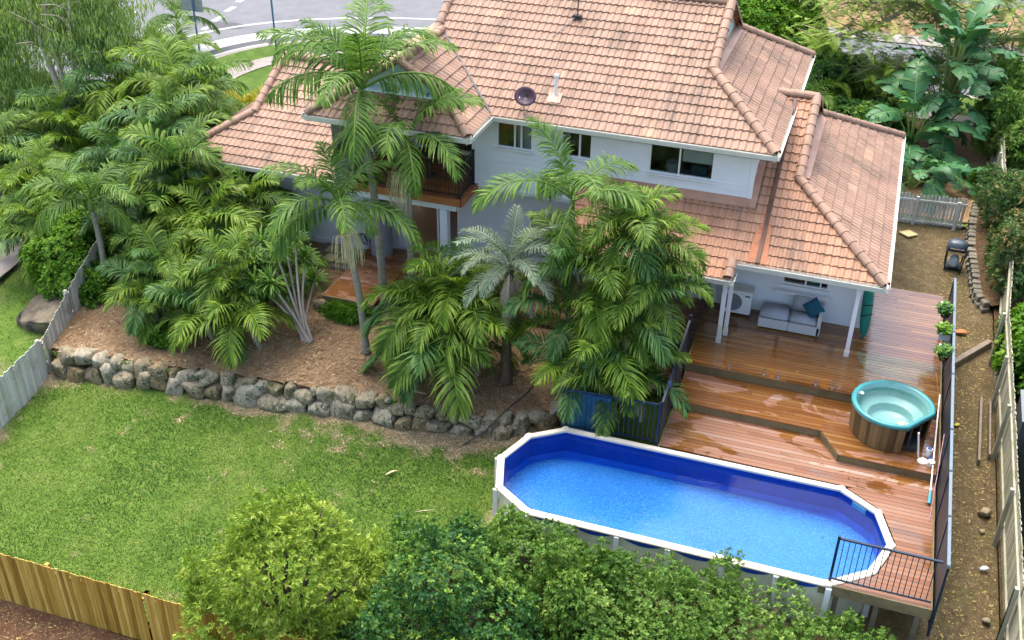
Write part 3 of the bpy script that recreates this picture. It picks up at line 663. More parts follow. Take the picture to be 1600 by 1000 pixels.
m = MB(); m.box(-.58, -.36, 27.05, 27.3, 2.62, 2.86); m.build("storage_tub", plain("green_tub", (.02, .30, .17), .4), HOUSE, bevel=.015)
m = MB(); m.box(-.20, -.04, 27.05, 27.3, 2.62, 2.84); m.build("storage_tub", plain("blue_tub", (.02, .20, .32), .4), HOUSE, bevel=.015)
m = MB(); m.tube([(-.75, 27.2, 2.6), (-.75, 27.2, 2.95)], .04, 8); m.tube([(-.86, 27.2, 2.6), (-.86, 27.2, 2.9)], .035, 8); m.build("bottle", plain("red_bottle", (.35, .06, .03), .3), HOUSE)
# glazed door at the left end of the patio, with trims
window((-5.0, 27.55), (1, 0), .2, 1.75, 1.74, 3.7, HOUSE, (.5,), name="sliding_door", sill=False, w=.06)
m = MB(); m.box(-17.35, -13.72, 27.235, 27.295, 3.0, 3.06); m.box(-17.35, -13.72, 27.25, 27.295, 1.15, 1.3); m.build("wall_trim", M_ALU, HOUSE)
# downpipes and patio posts
for (x, y, zt) in ((.67, 25.36, 3.96), (-2.61, 24.87, 3.68), (-2.50, 25.30, 3.94)):
    m = MB(); m.box(x-.055, x+.055, y-.055, y+.055, 1.74, zt); m.box(x-.075, x+.075, y-.075, y+.075, zt-.35, zt-.02) if x > 0 else None
    m.box(x-.065, x+.065, y-.065, y+.065, 1.725, 1.9); m.build("patio_post", M_ALU, HOUSE, bevel=.006)
m = MB(); m.box(-14.0, -10.45, 25.78, 25.98, 3.80, 4.14); m.build("verandah_beam", M_RENDER, HOUSE); m = MB(); m.box(-10.95, -10.72, 25.75, 25.98, 1.3, 3.798); m.build("verandah_pillar", M_RENDER, HOUSE); m = MB(); m.box(-3.15, 1.05, 25.30, 25.42, 3.83, 3.95); m.build("verandah_beam", M_RENDER, HOUSE)
m = MB(); m.box(-13.75, -3.2, 26.86, 27.62, 4.10, 4.19); m.box(-3.2, 1.1, 25.2, 26.89, 3.96, 3.99); m.build("soffit", M_RENDER, HOUSE)
m = MB(); m.tube([(-14.12, 27.22, 1.3), (-14.12, 27.22, 3.9)], .045, 10); m.build("downpipe", M_ALU, HOUSE)
# balcony
bal = MB()
for i in range(15): y = 25.66+i*.2; bal.box(-14.0, -10.25, y, y+.192, 4.215, 4.25, random.random())
bal_o = bal.build("balcony_floor", woodmat("orange_decking", (.22, .075, .025), (.36, .135, .05), (.45, .20, .08), sc=(2, 20, 2), rough=.45), HOUSE)
m = MB(); m.box(-14.0, -10.22, 25.58, 25.655, 4.06, 4.27); m.box(-10.245, -10.19, 25.58, 26.95, 4.06, 4.27); m.build("balcony_edge", woodmat("orange_decking", 0, 0, 0), HOUSE)
def railing(name, a, b, h, parent, mat, picket=.105, post_ends=(True, True), top=.045, r=.008, lowrail=.09):
    a = Vector(a); b = Vector(b); d = (b-a); L = Vector((d.x, d.y, 0)).length; n = max(1, round(L/picket)); m = MB(); Z = Vector((0, 0, 1))
    m.bar(a+Z*h, b+Z*h, top, top*.7); m.bar(a+Z*lowrail, b+Z*lowrail, .03, .035)
    for i in range(1, n): p = a+d*(i/n); m.bar(p+Z*(lowrail+.0176), p+Z*(h-.0160), r*2, r*2, up=d)
    o = m.build(name, mat, parent)
    for e, p in zip(post_ends, (a, b)):
        if e: q = MB(); q.box(p.x-.027, p.x+.027, p.y-.027, p.y+.027, p.z, p.z+h+.06); q.box(p.x-.05, p.x+.05, p.y-.05, p.y+.05, p.z-.001, p.z+.012); q.build("post", mat, o)
    return o
railing("balcony_railing", (-13.9, 25.72, 4.26), (-10.33, 25.72, 4.26), 1.0, HOUSE, M_BLACK)
railing("balcony_railing", (-10.30, 25.80, 4.26), (-10.30, 26.78, 4.26), 1.0, HOUSE, M_BLACK, post_ends=(False, True))

# --- roofs
def eave(z): return z
ur = tile_plane("roof", (-14.3, 26.3, 6.6), (1, 0, 0), (0, 1, 0), .6, [[(2.2, 0), (10.2, 0), (10.2, 4.2), (2.2, 4.2)], [(10.2, 0), (12.37, 0), (10.2, 2.17)], [(0, 0), (2.2, 0), (2.2, 2.2)]], HOUSE)
tile_plane("roof_side", (-1.93, 26.3, 6.6), (0, 1, 0), (-1, 0, 0), .6, [[(0, 0), (8.4, 0), (6.23, 2.17), (2.17, 2.17)]], ur)
m = MB(); m.face([(-1.93, 34.7, 6.6), (-14.3, 34.7, 6.6), (-12.1, 32.5, 7.92), (-12.1, 30.5, 9.12), (-4.1, 30.5, 9.12), (-4.1, 32.53, 7.90)]); m.face([(-14.3, 34.7, 6.6), (-14.3, 26.3, 6.6), (-12.1, 28.5, 7.92), (-12.1, 32.5, 7.92)]); m.face([(-12.1, 28.5, 7.92), (-12.1, 30.5, 9.12), (-12.1, 32.5, 7.92)])
m.build("roof_back", M_FLASH, ur)
m = MB(); m.face([(-4.14, 28.35, 7.86), (-4.14, 32.65, 7.86), (-4.14, 30.5, 9.10)]); m.build("gable", M_BLUEGABLE, ur)
m = MB(); m.hexa([(-4.14, 28.4, 7.92), (-3.90, 28.62, 7.80), (-3.90, 32.4, 7.80), (-4.14, 32.6, 7.92), (-4.14, 28.4, 7.97), (-3.88, 28.62, 7.84), (-3.88, 32.4, 7.84), (-4.14, 32.6, 7.97)]); m.build("flashing", M_FLASH, ur)
caps(ur, (-12.1, 30.5, 9.16), (-4.0, 30.5, 9.16)); caps(ur, (-4.05, 28.42, 7.93), (-4.05, 30.5, 9.18)); caps(ur, (-4.05, 32.58, 7.93), (-4.05, 30.5, 9.18)); caps(ur, (-1.95, 26.32, 6.66), (-4.12, 28.49, 7.96)); caps(ur, (-1.95, 34.68, 6.66), (-4.12, 32.51, 7.96)); caps(ur, (-12.1, 28.5, 7.95), (-12.1, 30.5, 9.16))
gutter(ur, (-9.6, 26.32, 6.62), (-1.93, 26.32, 6.62), (0, -1, 0)); gutter(ur, (-1.95, 26.25, 6.62), (-1.95, 34.7, 6.62), (1, 0, 0))
# projecting wing over the balcony
wr = tile_plane("roof", (-14.3, 24.6, 6.6), (1, 0, 0), (0, 1, 0), .6, [[(0, 0), (4.7, 0), (3.65, 1.05), (1.05, 1.05)]], HOUSE)
tile_plane("roof_side", (-9.6, 24.6, 6.6), (0, 1, 0), (-1, 0, 0), .6, [[(0, 0), (1.8, 0), (2.85, 1.05), (1.05, 1.05)], [(1.0, 1.05), (2.85, 1.05), (4.15, 2.35), (1.0, 2.35)]], wr)
tile_plane("roof_side", (-14.3, 24.6, 6.6), (0, 1, 0), (1, 0, 0), .6, [[(0, 0), (1.8, 0), (2.85, 1.05), (1.05, 1.05)], [(1.0, 1.05), (2.85, 1.05), (4.15, 2.35), (1.0, 2.35)]], wr)
m = MB(); m.face([(-13.25, 25.70, 7.2), (-10.65, 25.70, 7.2), (-11.95, 25.70, 7.98)]); m.hexa([(-13.2, 25.45, 7.17), (-10.7, 25.45, 7.17), (-10.7, 25.7, 7.24), (-13.2, 25.7, 7.24), (-13.2, 25.45, 7.19), (-10.7, 25.45, 7.19), (-10.7, 25.7, 7.29), (-13.2, 25.7, 7.29)]); m.build("gable", M_BLUEGABLE, wr)
caps(wr, (-13.27, 25.62, 7.26), (-11.95, 25.62, 8.06)); caps(wr, (-10.63, 25.62, 7.26), (-11.95, 25.62, 8.06)); caps(wr, (-11.95, 25.62, 8.05), (-11.95, 28.7, 8.05))
caps(wr, (-14.28, 24.62, 6.65), (-13.25, 25.65, 7.27)); caps(wr, (-9.62, 24.62, 6.65), (-10.65, 25.65, 7.27))
gutter(wr, (-14.3, 24.62, 6.62), (-9.6, 24.62, 6.62), (0, -1, 0)); gutter(wr, (-9.62, 24.55, 6.62), (-9.62, 26.2, 6.62), (1, 0, 0)); gutter(wr, (-14.28, 26.2, 6.62), (-14.28, 24.55, 6.62), (-1, 0, 0))
m = MB(); m.bar((-9.62, 26.32, 6.68), (-11.95, 28.65, 8.06), .06, .03); m.build("valley_flashing", M_DARK, wr)
# low roof on the left
lr = tile_plane("roof", (-19.8, 26.0, 4.05), (1, 0, 0), (0, 1, 0), .53, [[(1.85, 0), (6.05, 0), (6.05, 3.95), (1.85, 3.95)], [(0, 0), (1.85, 0), (1.85, 1.85)]], HOUSE)
tile_plane("roof_side", (-19.8, 26.0, 4.05), (0, 1, 0), (1, 0, 0), .53, [[(0, 0), (7.9, 0), (6.05, 1.85), (1.85, 1.85)]], lr)
m = MB(); m.face([(-19.8, 33.9, 4.05), (-13.7, 33.9, 4.05), (-13.7, 29.95, 6.14), (-17.95, 29.95, 6.14), (-17.95, 32.05, 5.03)]); m.face([(-17.93, 27.85, 5.02), (-17.93, 29.95, 6.12), (-17.93, 32.05, 5.02)]); m.build("roof_back", M_FLASH, lr)
caps(lr, (-17.97, 27.8, 5.05), (-17.97, 29.95, 6.19)); caps(lr, (-17.97, 32.1, 5.05), (-17.97, 29.95, 6.19)); caps(lr, (-18.0, 29.95, 6.18), (-13.8, 29.95, 6.18)); caps(lr, (-19.78, 26.02, 4.10), (-17.95, 27.87, 5.07))
gutter(lr, (-19.8, 26.02, 4.07), (-13.75, 26.02, 4.07), (0, -1, 0))
# low roof on the right, over the patio
S = .53
rr = tile_plane("roof", (-7.1, 24.6, 3.785), (1, 0, 0), (0, 1, 0), S, [[(0, 0), (4.62, 0), (4.62, 2.24), (0, 2.24)], [(4.62, .5), (5.7, .5), (5.7, 5.7), (4.62, 5.7)], [(5.7, .5), (8.35, .5), (5.7, 3.15)]], HOUSE, M_TILEW)
tile_plane("roof_side", (1.25, 25.1, 4.05), (0, 1, 0), (-1, 0, 0), S, [[(0, 0), (10.4, 0), (7.75, 2.65), (2.65, 2.65)]], rr)
m = MB(); m.face([(1.25, 35.5, 4.05), (-2.45, 35.5, 4.05), (-2.45, 30.3, 6.8), (-1.4, 30.3, 6.8), (-1.4, 32.85, 5.45)]); m.build("roof_back", M_FLASH, rr)
m = MB(); m.face([(-1.42, 27.7, 5.42), (-1.42, 32.9, 5.42), (-1.42, 30.3, 6.79)]); m.build("gable", M_FLASH, rr)
m = MB(); m.hexa([(-1.42, 27.75, 5.50), (-1.12, 28.0, 5.34), (-1.12, 32.6, 5.34), (-1.42, 32.85, 5.50), (-1.42, 27.75, 5.55), (-1.10, 28.0, 5.39), (-1.10, 32.6, 5.39), (-1.42, 32.85, 5.55)])
m.hexa([(-7.1, 26.62, 4.90), (-2.42, 26.62, 4.90), (-2.42, 26.84, 5.02), (-7.1, 26.84, 5.02), (-7.1, 26.62, 4.935), (-2.42, 26.62, 4.935), (-2.42, 26.84, 5.10), (-7.1, 26.84, 5.10)])
m.hexa([(-2.48, 26.6, 4.89), (-2.30, 26.6, 4.89), (-2.30, 30.2, 6.79), (-2.48, 30.2, 6.79), (-2.48, 26.6, 4.97), (-2.30, 26.6, 4.93), (-2.30, 30.2, 6.84), (-2.48, 30.2, 6.87)]); m.build("flashing", M_FLASH, rr)
caps(rr, (-2.45, 30.3, 6.86), (-1.3, 30.3, 6.86)); caps(rr, (-1.36, 27.72, 5.50), (-1.36, 30.3, 6.87)); caps(rr, (-1.36, 32.88, 5.50), (-1.36, 30.3, 6.87)); caps(rr, (1.23, 25.12, 4.11), (-1.42, 27.77, 5.52)); caps(rr, (1.23, 35.48, 4.11), (-1.42, 32.83, 5.52))
caps(rr, (-2.55, 24.62, 3.86), (-2.55, 25.12, 4.125), seg=.28)
gutter(rr, (-2.48, 25.12, 4.07), (1.25, 25.12, 4.07), (0, -1, 0)); gutter(rr, (1.23, 25.05, 4.07), (1.23, 35.5, 4.07), (1, 0, 0)); gutter(rr, (-7.1, 24.62, 3.805), (-2.48, 24.62, 3.805), (0, -1, 0)); gutter(rr, (-2.5, 24.55, 3.805), (-2.5, 25.05, 3.805), (1, 0, 0))
m = MB(); m.bar((-1.92, 25.1, 4.135), (-1.92, 30.1, 6.785), .10, .06); m.build("spreader_pipe", M_PIPEBROWN, rr)
m = MB()
zr = lambda y: 4.05+S*(y-25.1)
pl = [(-2.20, 25.12), (-1.66, 25.12), (-1.72, 25.55), (-1.80, 26.3), (-1.86, 26.55), (-2.00, 26.6), (-2.12, 26.0), (-2.18, 25.5)]
for i in range(1, len(pl)-1): m.face([(p[0], p[1], zr(p[1])+.062) for p in (pl[0], pl[i], pl[i+1])])
m.build("rust_stain", M_STAIN, rr)
# on the upper roof: dish, vent pipe, aerial
zu = lambda y: 6.6+.6*(y-26.3)
d = thing("satellite_dish", "dark oval satellite dish on a short pole at the roof edge", "satellite dish", (-8.7, 26.42, 6.7))
m = MB(); m.tube([(-8.7, 26.42, zu(26.42)), (-8.7, 26.42, 7.0), (-8.66, 26.5, 7.06)], .022, 8); m.build("pole", M_STEEL, d)
m = MB(); c = Vector((-8.66, 26.52, 7.18)); ax = Vector((-.25, -.80, .52)).normalized(); x = ax.cross(Vector((0, 0, 1))).normalized(); y = x.cross(ax); i0 = 0
rings = [(0, 0), (.35, .012), (.7, .045), (1, .09)]; N = 28
for (r_, h) in rings:
    for j in range(N): a = 2*math.pi*j/N; m.v.append(tuple(c+x*(.345*r_*math.cos(a))+y*(.255*r_*math.sin(a))+ax*h))
for k in range(3):
    for j in range(N): m.f.append([k*N+j, k*N+(j+1) % N, (k+1)*N+(j+1) % N, (k+1)*N+j]); m.t.append(.5)
dm = m.build("dish", plain("plum_dish", (.055, .032, .048), .35, vary=.15), d, smooth=True); mod = dm.modifiers.new("Solidify", 'SOLIDIFY'); mod.thickness = .015
m = MB(); m.bar(c-y*.24, c+ax*.32-y*.1, .02, .02); m.box(c.x-.06, c.x+.06, c.y-.02, c.y+.06, c.z-.20, c.z-.04); m.build("bracket", M_STEEL, d)
d = thing("vent_pipe", "white plastic vent pipe rising from the tiles beside the dish", "vent pipe", (-8.0, 27.1, 7.1))
m = MB(); m.tube([(-8.02, 27.1, 7.0), (-8.02, 27.1, 7.62)], .05, 12); m.build("pipe", M_ALU, d); m = MB(); m.tube([(-8.02, 27.1, 7.62), (-8.02, 27.1, 7.70)], .065, 12); m.build("cap", M_ALU, d)
m = MB(); m.hexa([(x_, y_, zu(y_)+h) for h in (.02, .07) for x_, y_ in ((-8.2, 26.86), (-7.84, 26.86), (-7.84, 27.14), (-8.2, 27.14))]); m.build("flashing", plain("pink_flashing", (.52, .34, .25), .6), d)
d = thing("roof_aerial", "thin dark aerial mast clamped to the roof tiles near the ridge", "aerial", (-8.17, 29.55, 8.55))
m = MB(); m.tube([(-8.17, 29.5, 8.55), (-8.17, 29.5, 10.2)], .018, 8); m.build("mast", M_DARK, d); m = MB(); m.box(-8.30, -8.04, 29.38, 29.56, 8.55, 8.64); m.build("base", M_DARK, d, bevel=.015)
m = MB(); m.tube([(-8.2, 29.4, 8.6), (-8.5, 29.05, 8.32), (-8.75, 28.7, 8.09)], .008, 5); m.build("cable", M_GREY, d)
# ---------------------------------------------------------------- timber deck
DECK = thing("timber_deck", "wet reddish hardwood deck in three levels between house and pool", "deck", (0, 22, 1.2))
PL = [(-5.5, 20.43), (-6.25, 19.87), (-6.61, 18.87), (-6.30, 17.88), (-5.45, 17.32), (1.03, 17.34), (1.85, 17.98), (2.19, 18.94), (1.87, 19.92), (1.04, 20.47)]
def off_poly(poly, d):
    """grow a clockwise/counter-clockwise convex polygon outward by d"""
    c = np.mean(poly, 0); n = len(poly); out = []
    P = np.array(poly, float); lines = []
    for i in range(n):
        a, b = P[i], P[(i+1) % n]; t = (b-a)/np.linalg.norm(b-a); nn = np.array([t[1], -t[0]])
        if nn @ (a-c) < 0: nn = -nn
        lines.append((nn, nn @ a+d))
    for i in range(n):
        (n1, c1), (n2, c2) = lines[i-1], lines[i]; out.append(tuple(np.linalg.solve(np.array([n1, n2]), [c1, c2])))
    return out
PDECK = off_poly(PL, .115)
def right_edge(y):
    xs = []
    for i in range(len(PDECK)):
        a, b = PDECK[i], PDECK[(i+1) % len(PDECK)]
        if (a[1]-y)*(b[1]-y) <= 0 and a[1] != b[1]: xs.append(a[0]+(b[0]-a[0])*(y-a[1])/(b[1]-a[1]))
    return max(xs) if xs else None
BW, GAP = .128, .009
def boards(name, x0, x1, y0, y1, z, parent, left=None, right=None, seed=0, bw=BW):
    r = random.Random(seed); m = MB(); y = y0; th = .022
    while y < y1-.02:
        ya, yb = y, min(y+bw-GAP, y1)
        la, lb = (left(ya), left(yb)) if left else (x0, x0); ra, rb = (right(ya), right(yb)) if right else (x1, x1)
        la = x0 if la is None else la; lb = x0 if lb is None else lb
        cuts = [0.]; L = max(ra-la, rb-lb)
        p = r.uniform(.8, 3.6)
        while p < L-.5: cuts.append(p/L); p += r.uniform(1.8, 3.9)
        cuts.append(1.)
        for c0, c1 in zip(cuts, cuts[1:]):
            g = .0015/L; dz = r.uniform(-.0015, .0015); t = min(1, max(0, r.gauss(.48, .28)))
            q = [(la+(ra-la)*(c0+g), ya), (la+(ra-la)*(c1-g), ya), (lb+(rb-lb)*(c1-g), yb), (lb+(rb-lb)*(c0+g), yb)]
            m.hexa([(x, yy, z-th) for x, yy in q]+[(x, yy, z+dz) for x, yy in q], t)
        y += bw
    return m.build(name, M_DECK, parent)
ZL, ZM, ZU, ZR = 1.25, 1.47, 1.72, 1.36
boards("lower_deck", -3.2, 3.03, 20.60, 22.24, ZL, DECK, seed=1)
boards("lower_deck", -3.2, 3.03, 17.34, 20.59, ZL, DECK, left=lambda y: right_edge(y) or 1.3, seed=2)
boards("middle_deck", -3.2, 3.03, 22.22, 23.62, ZM, DECK, seed=3)
plat = lambda y: .86 if y < 21.42 else .86-(y-21.42)*.60
boards("middle_deck", .4, 3.03, 21.42, 22.215, ZM, DECK, left=plat, seed=4)
boards("upper_deck", -3.2, 3.03, 23.62, 29.5, ZU, DECK, seed=5)
boards("rear_deck", -12.3, -3.22, 25.15, 27.58, ZR, DECK, seed=6)
boards("rear_deck", -13.92, -12.32, 24.0, 27.28, ZR, DECK, seed=7)
m = MB()
m.box(-3.2, .39, 22.235, 22.275, ZL+.001, ZM-.024, .6); m.box(-3.2, 3.03, 23.63, 23.665, ZM+.001, ZU-.024, .4)
m.hexa([(.84, 21.44, ZL+.001), (.87, 21.46, ZL+.001), (.40, 22.24, ZL+.001), (.37, 22.22, ZL+.001), (.84, 21.44, ZM-.024), (.87, 21.46, ZM-.024), (.40, 22.24, ZM-.024), (.37, 22.22, ZM-.024)], .5)
m.box(.875, 3.03, 21.435, 21.47, ZL+.001, ZM-.024, .5); m.build("step_riser", M_DECKSIDE, DECK)
m = MB(); m.box(.86, 3.03, 17.30, 17.338, .98, ZL-.002, .7); m.box(-3.24, -3.203, 20.55, 23.6, .9, ZL-.003, .4); m.box(-3.24, -3.203, 23.61, 29.5, .9, ZU-.003, .4); m.box(3.031, 3.065, 17.3, 22.2, .98, ZL-.003); m.box(3.031, 3.065, 21.5, 29.5, ZL, ZU-.003)
m.box(-13.95, -12.3, 23.96, 23.998, 1.10, ZR-.003, .8); m.box(-13.96, -13.925, 24.0, 27.28, 1.10, ZR-.003); m.box(-3.2, 3.03, 29.505, 29.54, 1.2, ZU-.003); m.box(-12.3, -3.24, 25.11, 25.148, 1.05, ZR-.003)
m.build("fascia", M_DECKSIDE, DECK)
for x, y in ((1.25, 17.5), (2.05, 17.45), (2.85, 17.45), (2.9, 19.5), (2.9, 21), (-3.0, 20.8), (-3.0, 22.3), (-13.6, 24.3), (-12.7, 24.2), (-8, 25.3), (-5, 25.3)):
    q = MB(); q.box(x-.05, x+.05, y-.05, y+.05, -.5, ZL-.03); q.build("deck_post", M_SLEEPER, DECK)
m = MB()
for y in np.arange(17.45, 29.4, .45): m.box(-3.1 if y > 20.7 else (right_edge(y) or 1.2)+.05, 3.0, y, y+.045, (ZL if y < 22.2 else ZM if y < 23.6 else ZU)-.17, (ZL if y < 22.2 else ZM if y < 23.6 else ZU)-.024)
m.build("joist", M_SLEEPER, DECK)
m = MB(); hx, hy = 1.45, 20.62
m.box(1.35, 1.75, 20.66, 20.668, ZL+.001, ZL+.004); m.box(1.35, 1.358, 20.668, 20.98, ZL+.001, ZL+.004); m.box(1.742, 1.75, 20.668, 20.98, ZL+.001, ZL+.004); m.build("hatch", M_BLACK, DECK)

# ---------------------------------------------------------------- above-ground pool
POOL = thing("swimming_pool", "long blue above ground pool with a cream rim", "swimming pool", (-2.2, 18.87, 0))
PIN = off_poly(PL, -.078); POUT = off_poly(PL, .088); n = len(PL); PW = off_poly(PL, 0)
m = MB()
for i in range(n): a, b = PW[i], PW[(i+1) % n]; m.face([(*a, -.1), (*b, -.1), (*b, 1.235), (*a, 1.235)])
m.build("wall", M_POOLWALL, POOL)
m = MB()
for i in range(n):
    o1, o2, i1, i2 = POUT[i], POUT[(i+1) % n], PIN[i], PIN[(i+1) % n]
    q = lambda p, z: (*p, z)
    m.add([q(o1, 1.20), q(o1, 1.255), q(i1, 1.27), q(i1, 1.20), q(o2, 1.20), q(o2, 1.255), q(i2, 1.27), q(i2, 1.20)], [(0, 4, 5, 1), (1, 5, 6, 2), (2, 6, 7, 3), (3, 7, 4, 0)])
m.build("rim", M_RIM, POOL, bevel=.012)
for i in range(n):
    p = POUT[i]; c = PL[i]; q = MB(); d = (Vector(p)-Vector((-2.2, 18.87))).normalized()
    q.lathe((*((Vector(p)+Vector(PIN[i]))/2), 1.262), [(.092, 0), (.092, .010), (.08, .016), (0, .017)], 14); q.build("rim_cap", M_RIM, POOL, smooth=False)
ups = [POUT[i] for i in (1, 2, 3, 4, 5, 6, 7)]+[(x, 17.255) for x in (-4.5, -3.4, -2.28, -1.13, 0.0)]
for (x, y) in ups:
    q = MB(); q.box(x-.06, x+.06, y-.035, y+.035, -.05, 1.205); q.build("upright", M_ALU, POOL, bevel=.012)
for (xa, xb) in zip((-5.4, -4.5, -3.4, -2.28, -1.13, 0.0), (-4.5, -3.4, -2.28, -1.13, 0.0, 1.0)):
    q = MB(); N = 14; top = [(xa+.06+(xb-xa-.12)*i/N, 17.311+(.0014*(xa+5.45)), 1.20) for i in range(N+1)]; q.v = top+[(p[0], p[1]-.004, 1.20-.17*math.sin(math.pi*i/N)**.7) for i, p in enumerate(top)]
    for i in range(N): q.f.append([i, N+1+i, N+2+i, i+1]); q.t.append(.5)
    q.build("liner_overlap", plain("navy_liner", (.010, .065, .42), .4, vary=.15, scale=3), POOL)
LIN = off_poly(PL, -.012); FL = [(-2.2+(p[0]+2.2)*.99, 18.87+(p[1]-18.87)*.965) for p in LIN]
def rounded(poly, z):
    P = np.array(poly); c = P.mean(0); return P
m = MB(); zf = .46
for i in range(n):
    a, b, c, d = LIN[i], LIN[(i+1) % n], FL[(i+1) % n], FL[i]
    m.face([(*a, 1.2), (*b, 1.2), (*b, zf+.18), (*a, zf+.18)]); m.face([(*a, zf+.18), (*b, zf+.18), (*c, zf), (*d, zf)])
m.face([(*p, zf) for p in FL]); m.build("liner", plain("liner_wall_blue", (.014, .125, .60), .4, vary=.12, scale=2), POOL)
ch = np.array(FL)
for _ in range(4): nx_ = np.roll(ch, -1, 0); ch = np.stack([ch*.75+nx_*.25, ch*.25+nx_*.75], 1).reshape(-1, 2)
ch = (ch-ch.mean(0))*np.array([1.0, 1.0])+ch.mean(0); m = MB(); m.face([(*p, zf+.004) for p in ch]); m.build("floor", M_LINER, POOL)
m = MB()
for i in range(n):
    a, b = LIN[i], LIN[(i+1) % n]; e = off_poly(PL, -.02); a, b = e[i], e[(i+1) % n]; m.face([(*a, 1.2), (*b, 1.2), (*b, .62), (*a, .62)])
m.build("liner_band", plain("navy_liner", (.010, .065, .42), .4, vary=.15, scale=3), POOL)
wpoly = off_poly(PL, -.022); m = MB(); m.face([(*p, 1.145) for p in wpoly]); m.build("water", WATER, POOL)
m = MB(); a, b = Vector((1.87, 19.92)), Vector((1.04, 20.47)); t = (b-a).normalized(); nn = Vector((-t.y, t.x)); nn = nn if nn.dot(Vector((-2.2, 18.87))-a) > 0 else -nn
p0 = a+t*.25+nn*.045; p1 = a+t*.62+nn*.045; m.hexa([(*p0, 1.03), (*p1, 1.03), (*(p1+nn*.02), 1.03), (*(p0+nn*.02), 1.03), (*p0, 1.17), (*p1, 1.17), (*(p1+nn*.02), 1.17), (*(p0+nn*.02), 1.17)]); m.build("skimmer", plain("pale_blue_plastic", (.25, .5, .6), .4), POOL)

# ---------------------------------------------------------------- round spa
SC = (1.88, 22.78); SR = .95
SPA = thing("hot_tub", "round teal hot tub clad in upright cedar boards on the deck", "hot tub", (*SC, ZM))
flat_n = Vector((.80, -.60)); FD = .83
def spa_pt(a, r):
    v = Vector((math.cos(a), math.sin(a)))*r; e = v.dot(flat_n); lim = FD*r/SR
    return v-flat_n*(e-lim) if e > lim else v
m = MB(); N = 64
for j in range(N):
    a0, a1 = 2*math.pi*j/N, 2*math.pi*(j+.97)/N; t = random.random()
    if spa_pt(a0, SR).dot(flat_n) > FD-.01 or spa_pt(a1, SR).dot(flat_n) > FD-.01: continue
    q0, q1, k0, k1 = spa_pt(a0, .885), spa_pt(a1, .885), spa_pt(a0, .84), spa_pt(a1, .84)
    dz = .0
    A = [(SC[0]+p.x*s_, SC[1]+p.y*s_, z) for z, s_ in ((ZM+.012, 1.0), (2.19, 1.05)) for p in (q0, q1, k1, k0)]
    m.hexa(A, t)
m.build("cladding", M_CEDAR, SPA)
def spa_ring(prof, name, mat, smooth=True, N=72):
    m = MB(); K = len(prof)
    for (r_, z) in prof:
        for j in range(N): p = spa_pt(2*math.pi*j/N, max(r_, .001)); m.v.append((SC[0]+p.x, SC[1]+p.y, z))
    for k in range(K-1):
        for j in range(N): m.f.append([k*N+j, k*N+(j+1) % N, (k+1)*N+(j+1) % N, (k+1)*N+j]); m.t.append(.5)
    return m.build(name, mat, SPA, smooth=smooth)
spa_ring([(.90, 2.17), (.955, 2.19), (.965, 2.25), (.95, 2.285), (.91, 2.30), (.865, 2.295), (.84, 2.27)], "rim", M_TEAL)
spa_ring([(.84, 2.272), (.825, 2.2), (.79, 1.98), (.76, 1.93), (.54, 1.915), (.515, 1.88), (.50, 1.74), (.46, 1.70), (0, 1.695)], "shell", M_TEALLIGHT)
m = MB(); m.v = []; pp = [spa_pt(2*math.pi*j/48, .822) for j in range(48)]; m.face([(SC[0]+p.x, SC[1]+p.y, 2.16) for p in pp]); m.build("water", SPAWATER, SPA)
m = MB()
for a_, zz in ((2.75, 2.19), ): m.lathe((SC[0]+.79*math.cos(a_), SC[1]+.79*math.sin(a_), zz), [(.055, 0), (.05, .012), (0, .014)], 14)
m.build("jet_cover", M_ALU, SPA)
m = MB(); e = flat_n*.78; tv = Vector((-.6, -.8)); p0 = Vector(SC)+e; m.tube([(*(p0+tv*.25), 1.5), (*(p0+tv*.25), 2.15)], .03, 8); m.tube([(*(p0-tv*.1), 1.5), (*(p0-tv*.1), 2.1)], .025, 8); m.box(p0.x-.28, p0.x+.05, p0.y-.22, p0.y+.3, 1.49, 1.62); m.build("pump_pipework", M_DARK, SPA)
m = MB(); m.tube([(2.62, 21.93, 1.50), (2.50, 21.95, 2.16)], .022, 8); m.build("grab_post", M_ALU, SPA)
t = thing("floating_toy", "small white and brown turtle shaped chlorine float in the hot tub", "pool float", (2.10, 22.02, 2.16))
m = MB(); m.lathe((2.12, 22.12, 2.165), [(.0, .075), (.06, .065), (.105, .03), (.11, 0), (.08, -.02), (0, -.03)], 16); m.build("shell", plain("cream_float", (.62, .56, .40), .4, vary=.3, scale=16, dirt=(.10, .06, .03)), t, smooth=True)
for a_ in (.5, 2.6, 3.7, 5.6, 1.5):
    q = MB(); c = Vector((2.12+.14*math.cos(a_), 22.12+.11*math.sin(a_), 2.165)); q.hexa([(c.x-.035, c.y-.025, c.z), (c.x+.035, c.y-.025, c.z), (c.x+.035, c.y+.025, c.z), (c.x-.035, c.y+.025, c.z), (c.x-.03, c.y-.02, c.z+.02), (c.x+.03, c.y-.02, c.z+.02), (c.x+.03, c.y+.02, c.z+.02), (c.x-.03, c.y+.02, c.z+.02)]); q.build("flipper", plain("tan_float", (.42, .32, .2), .5), t, bevel=.008)
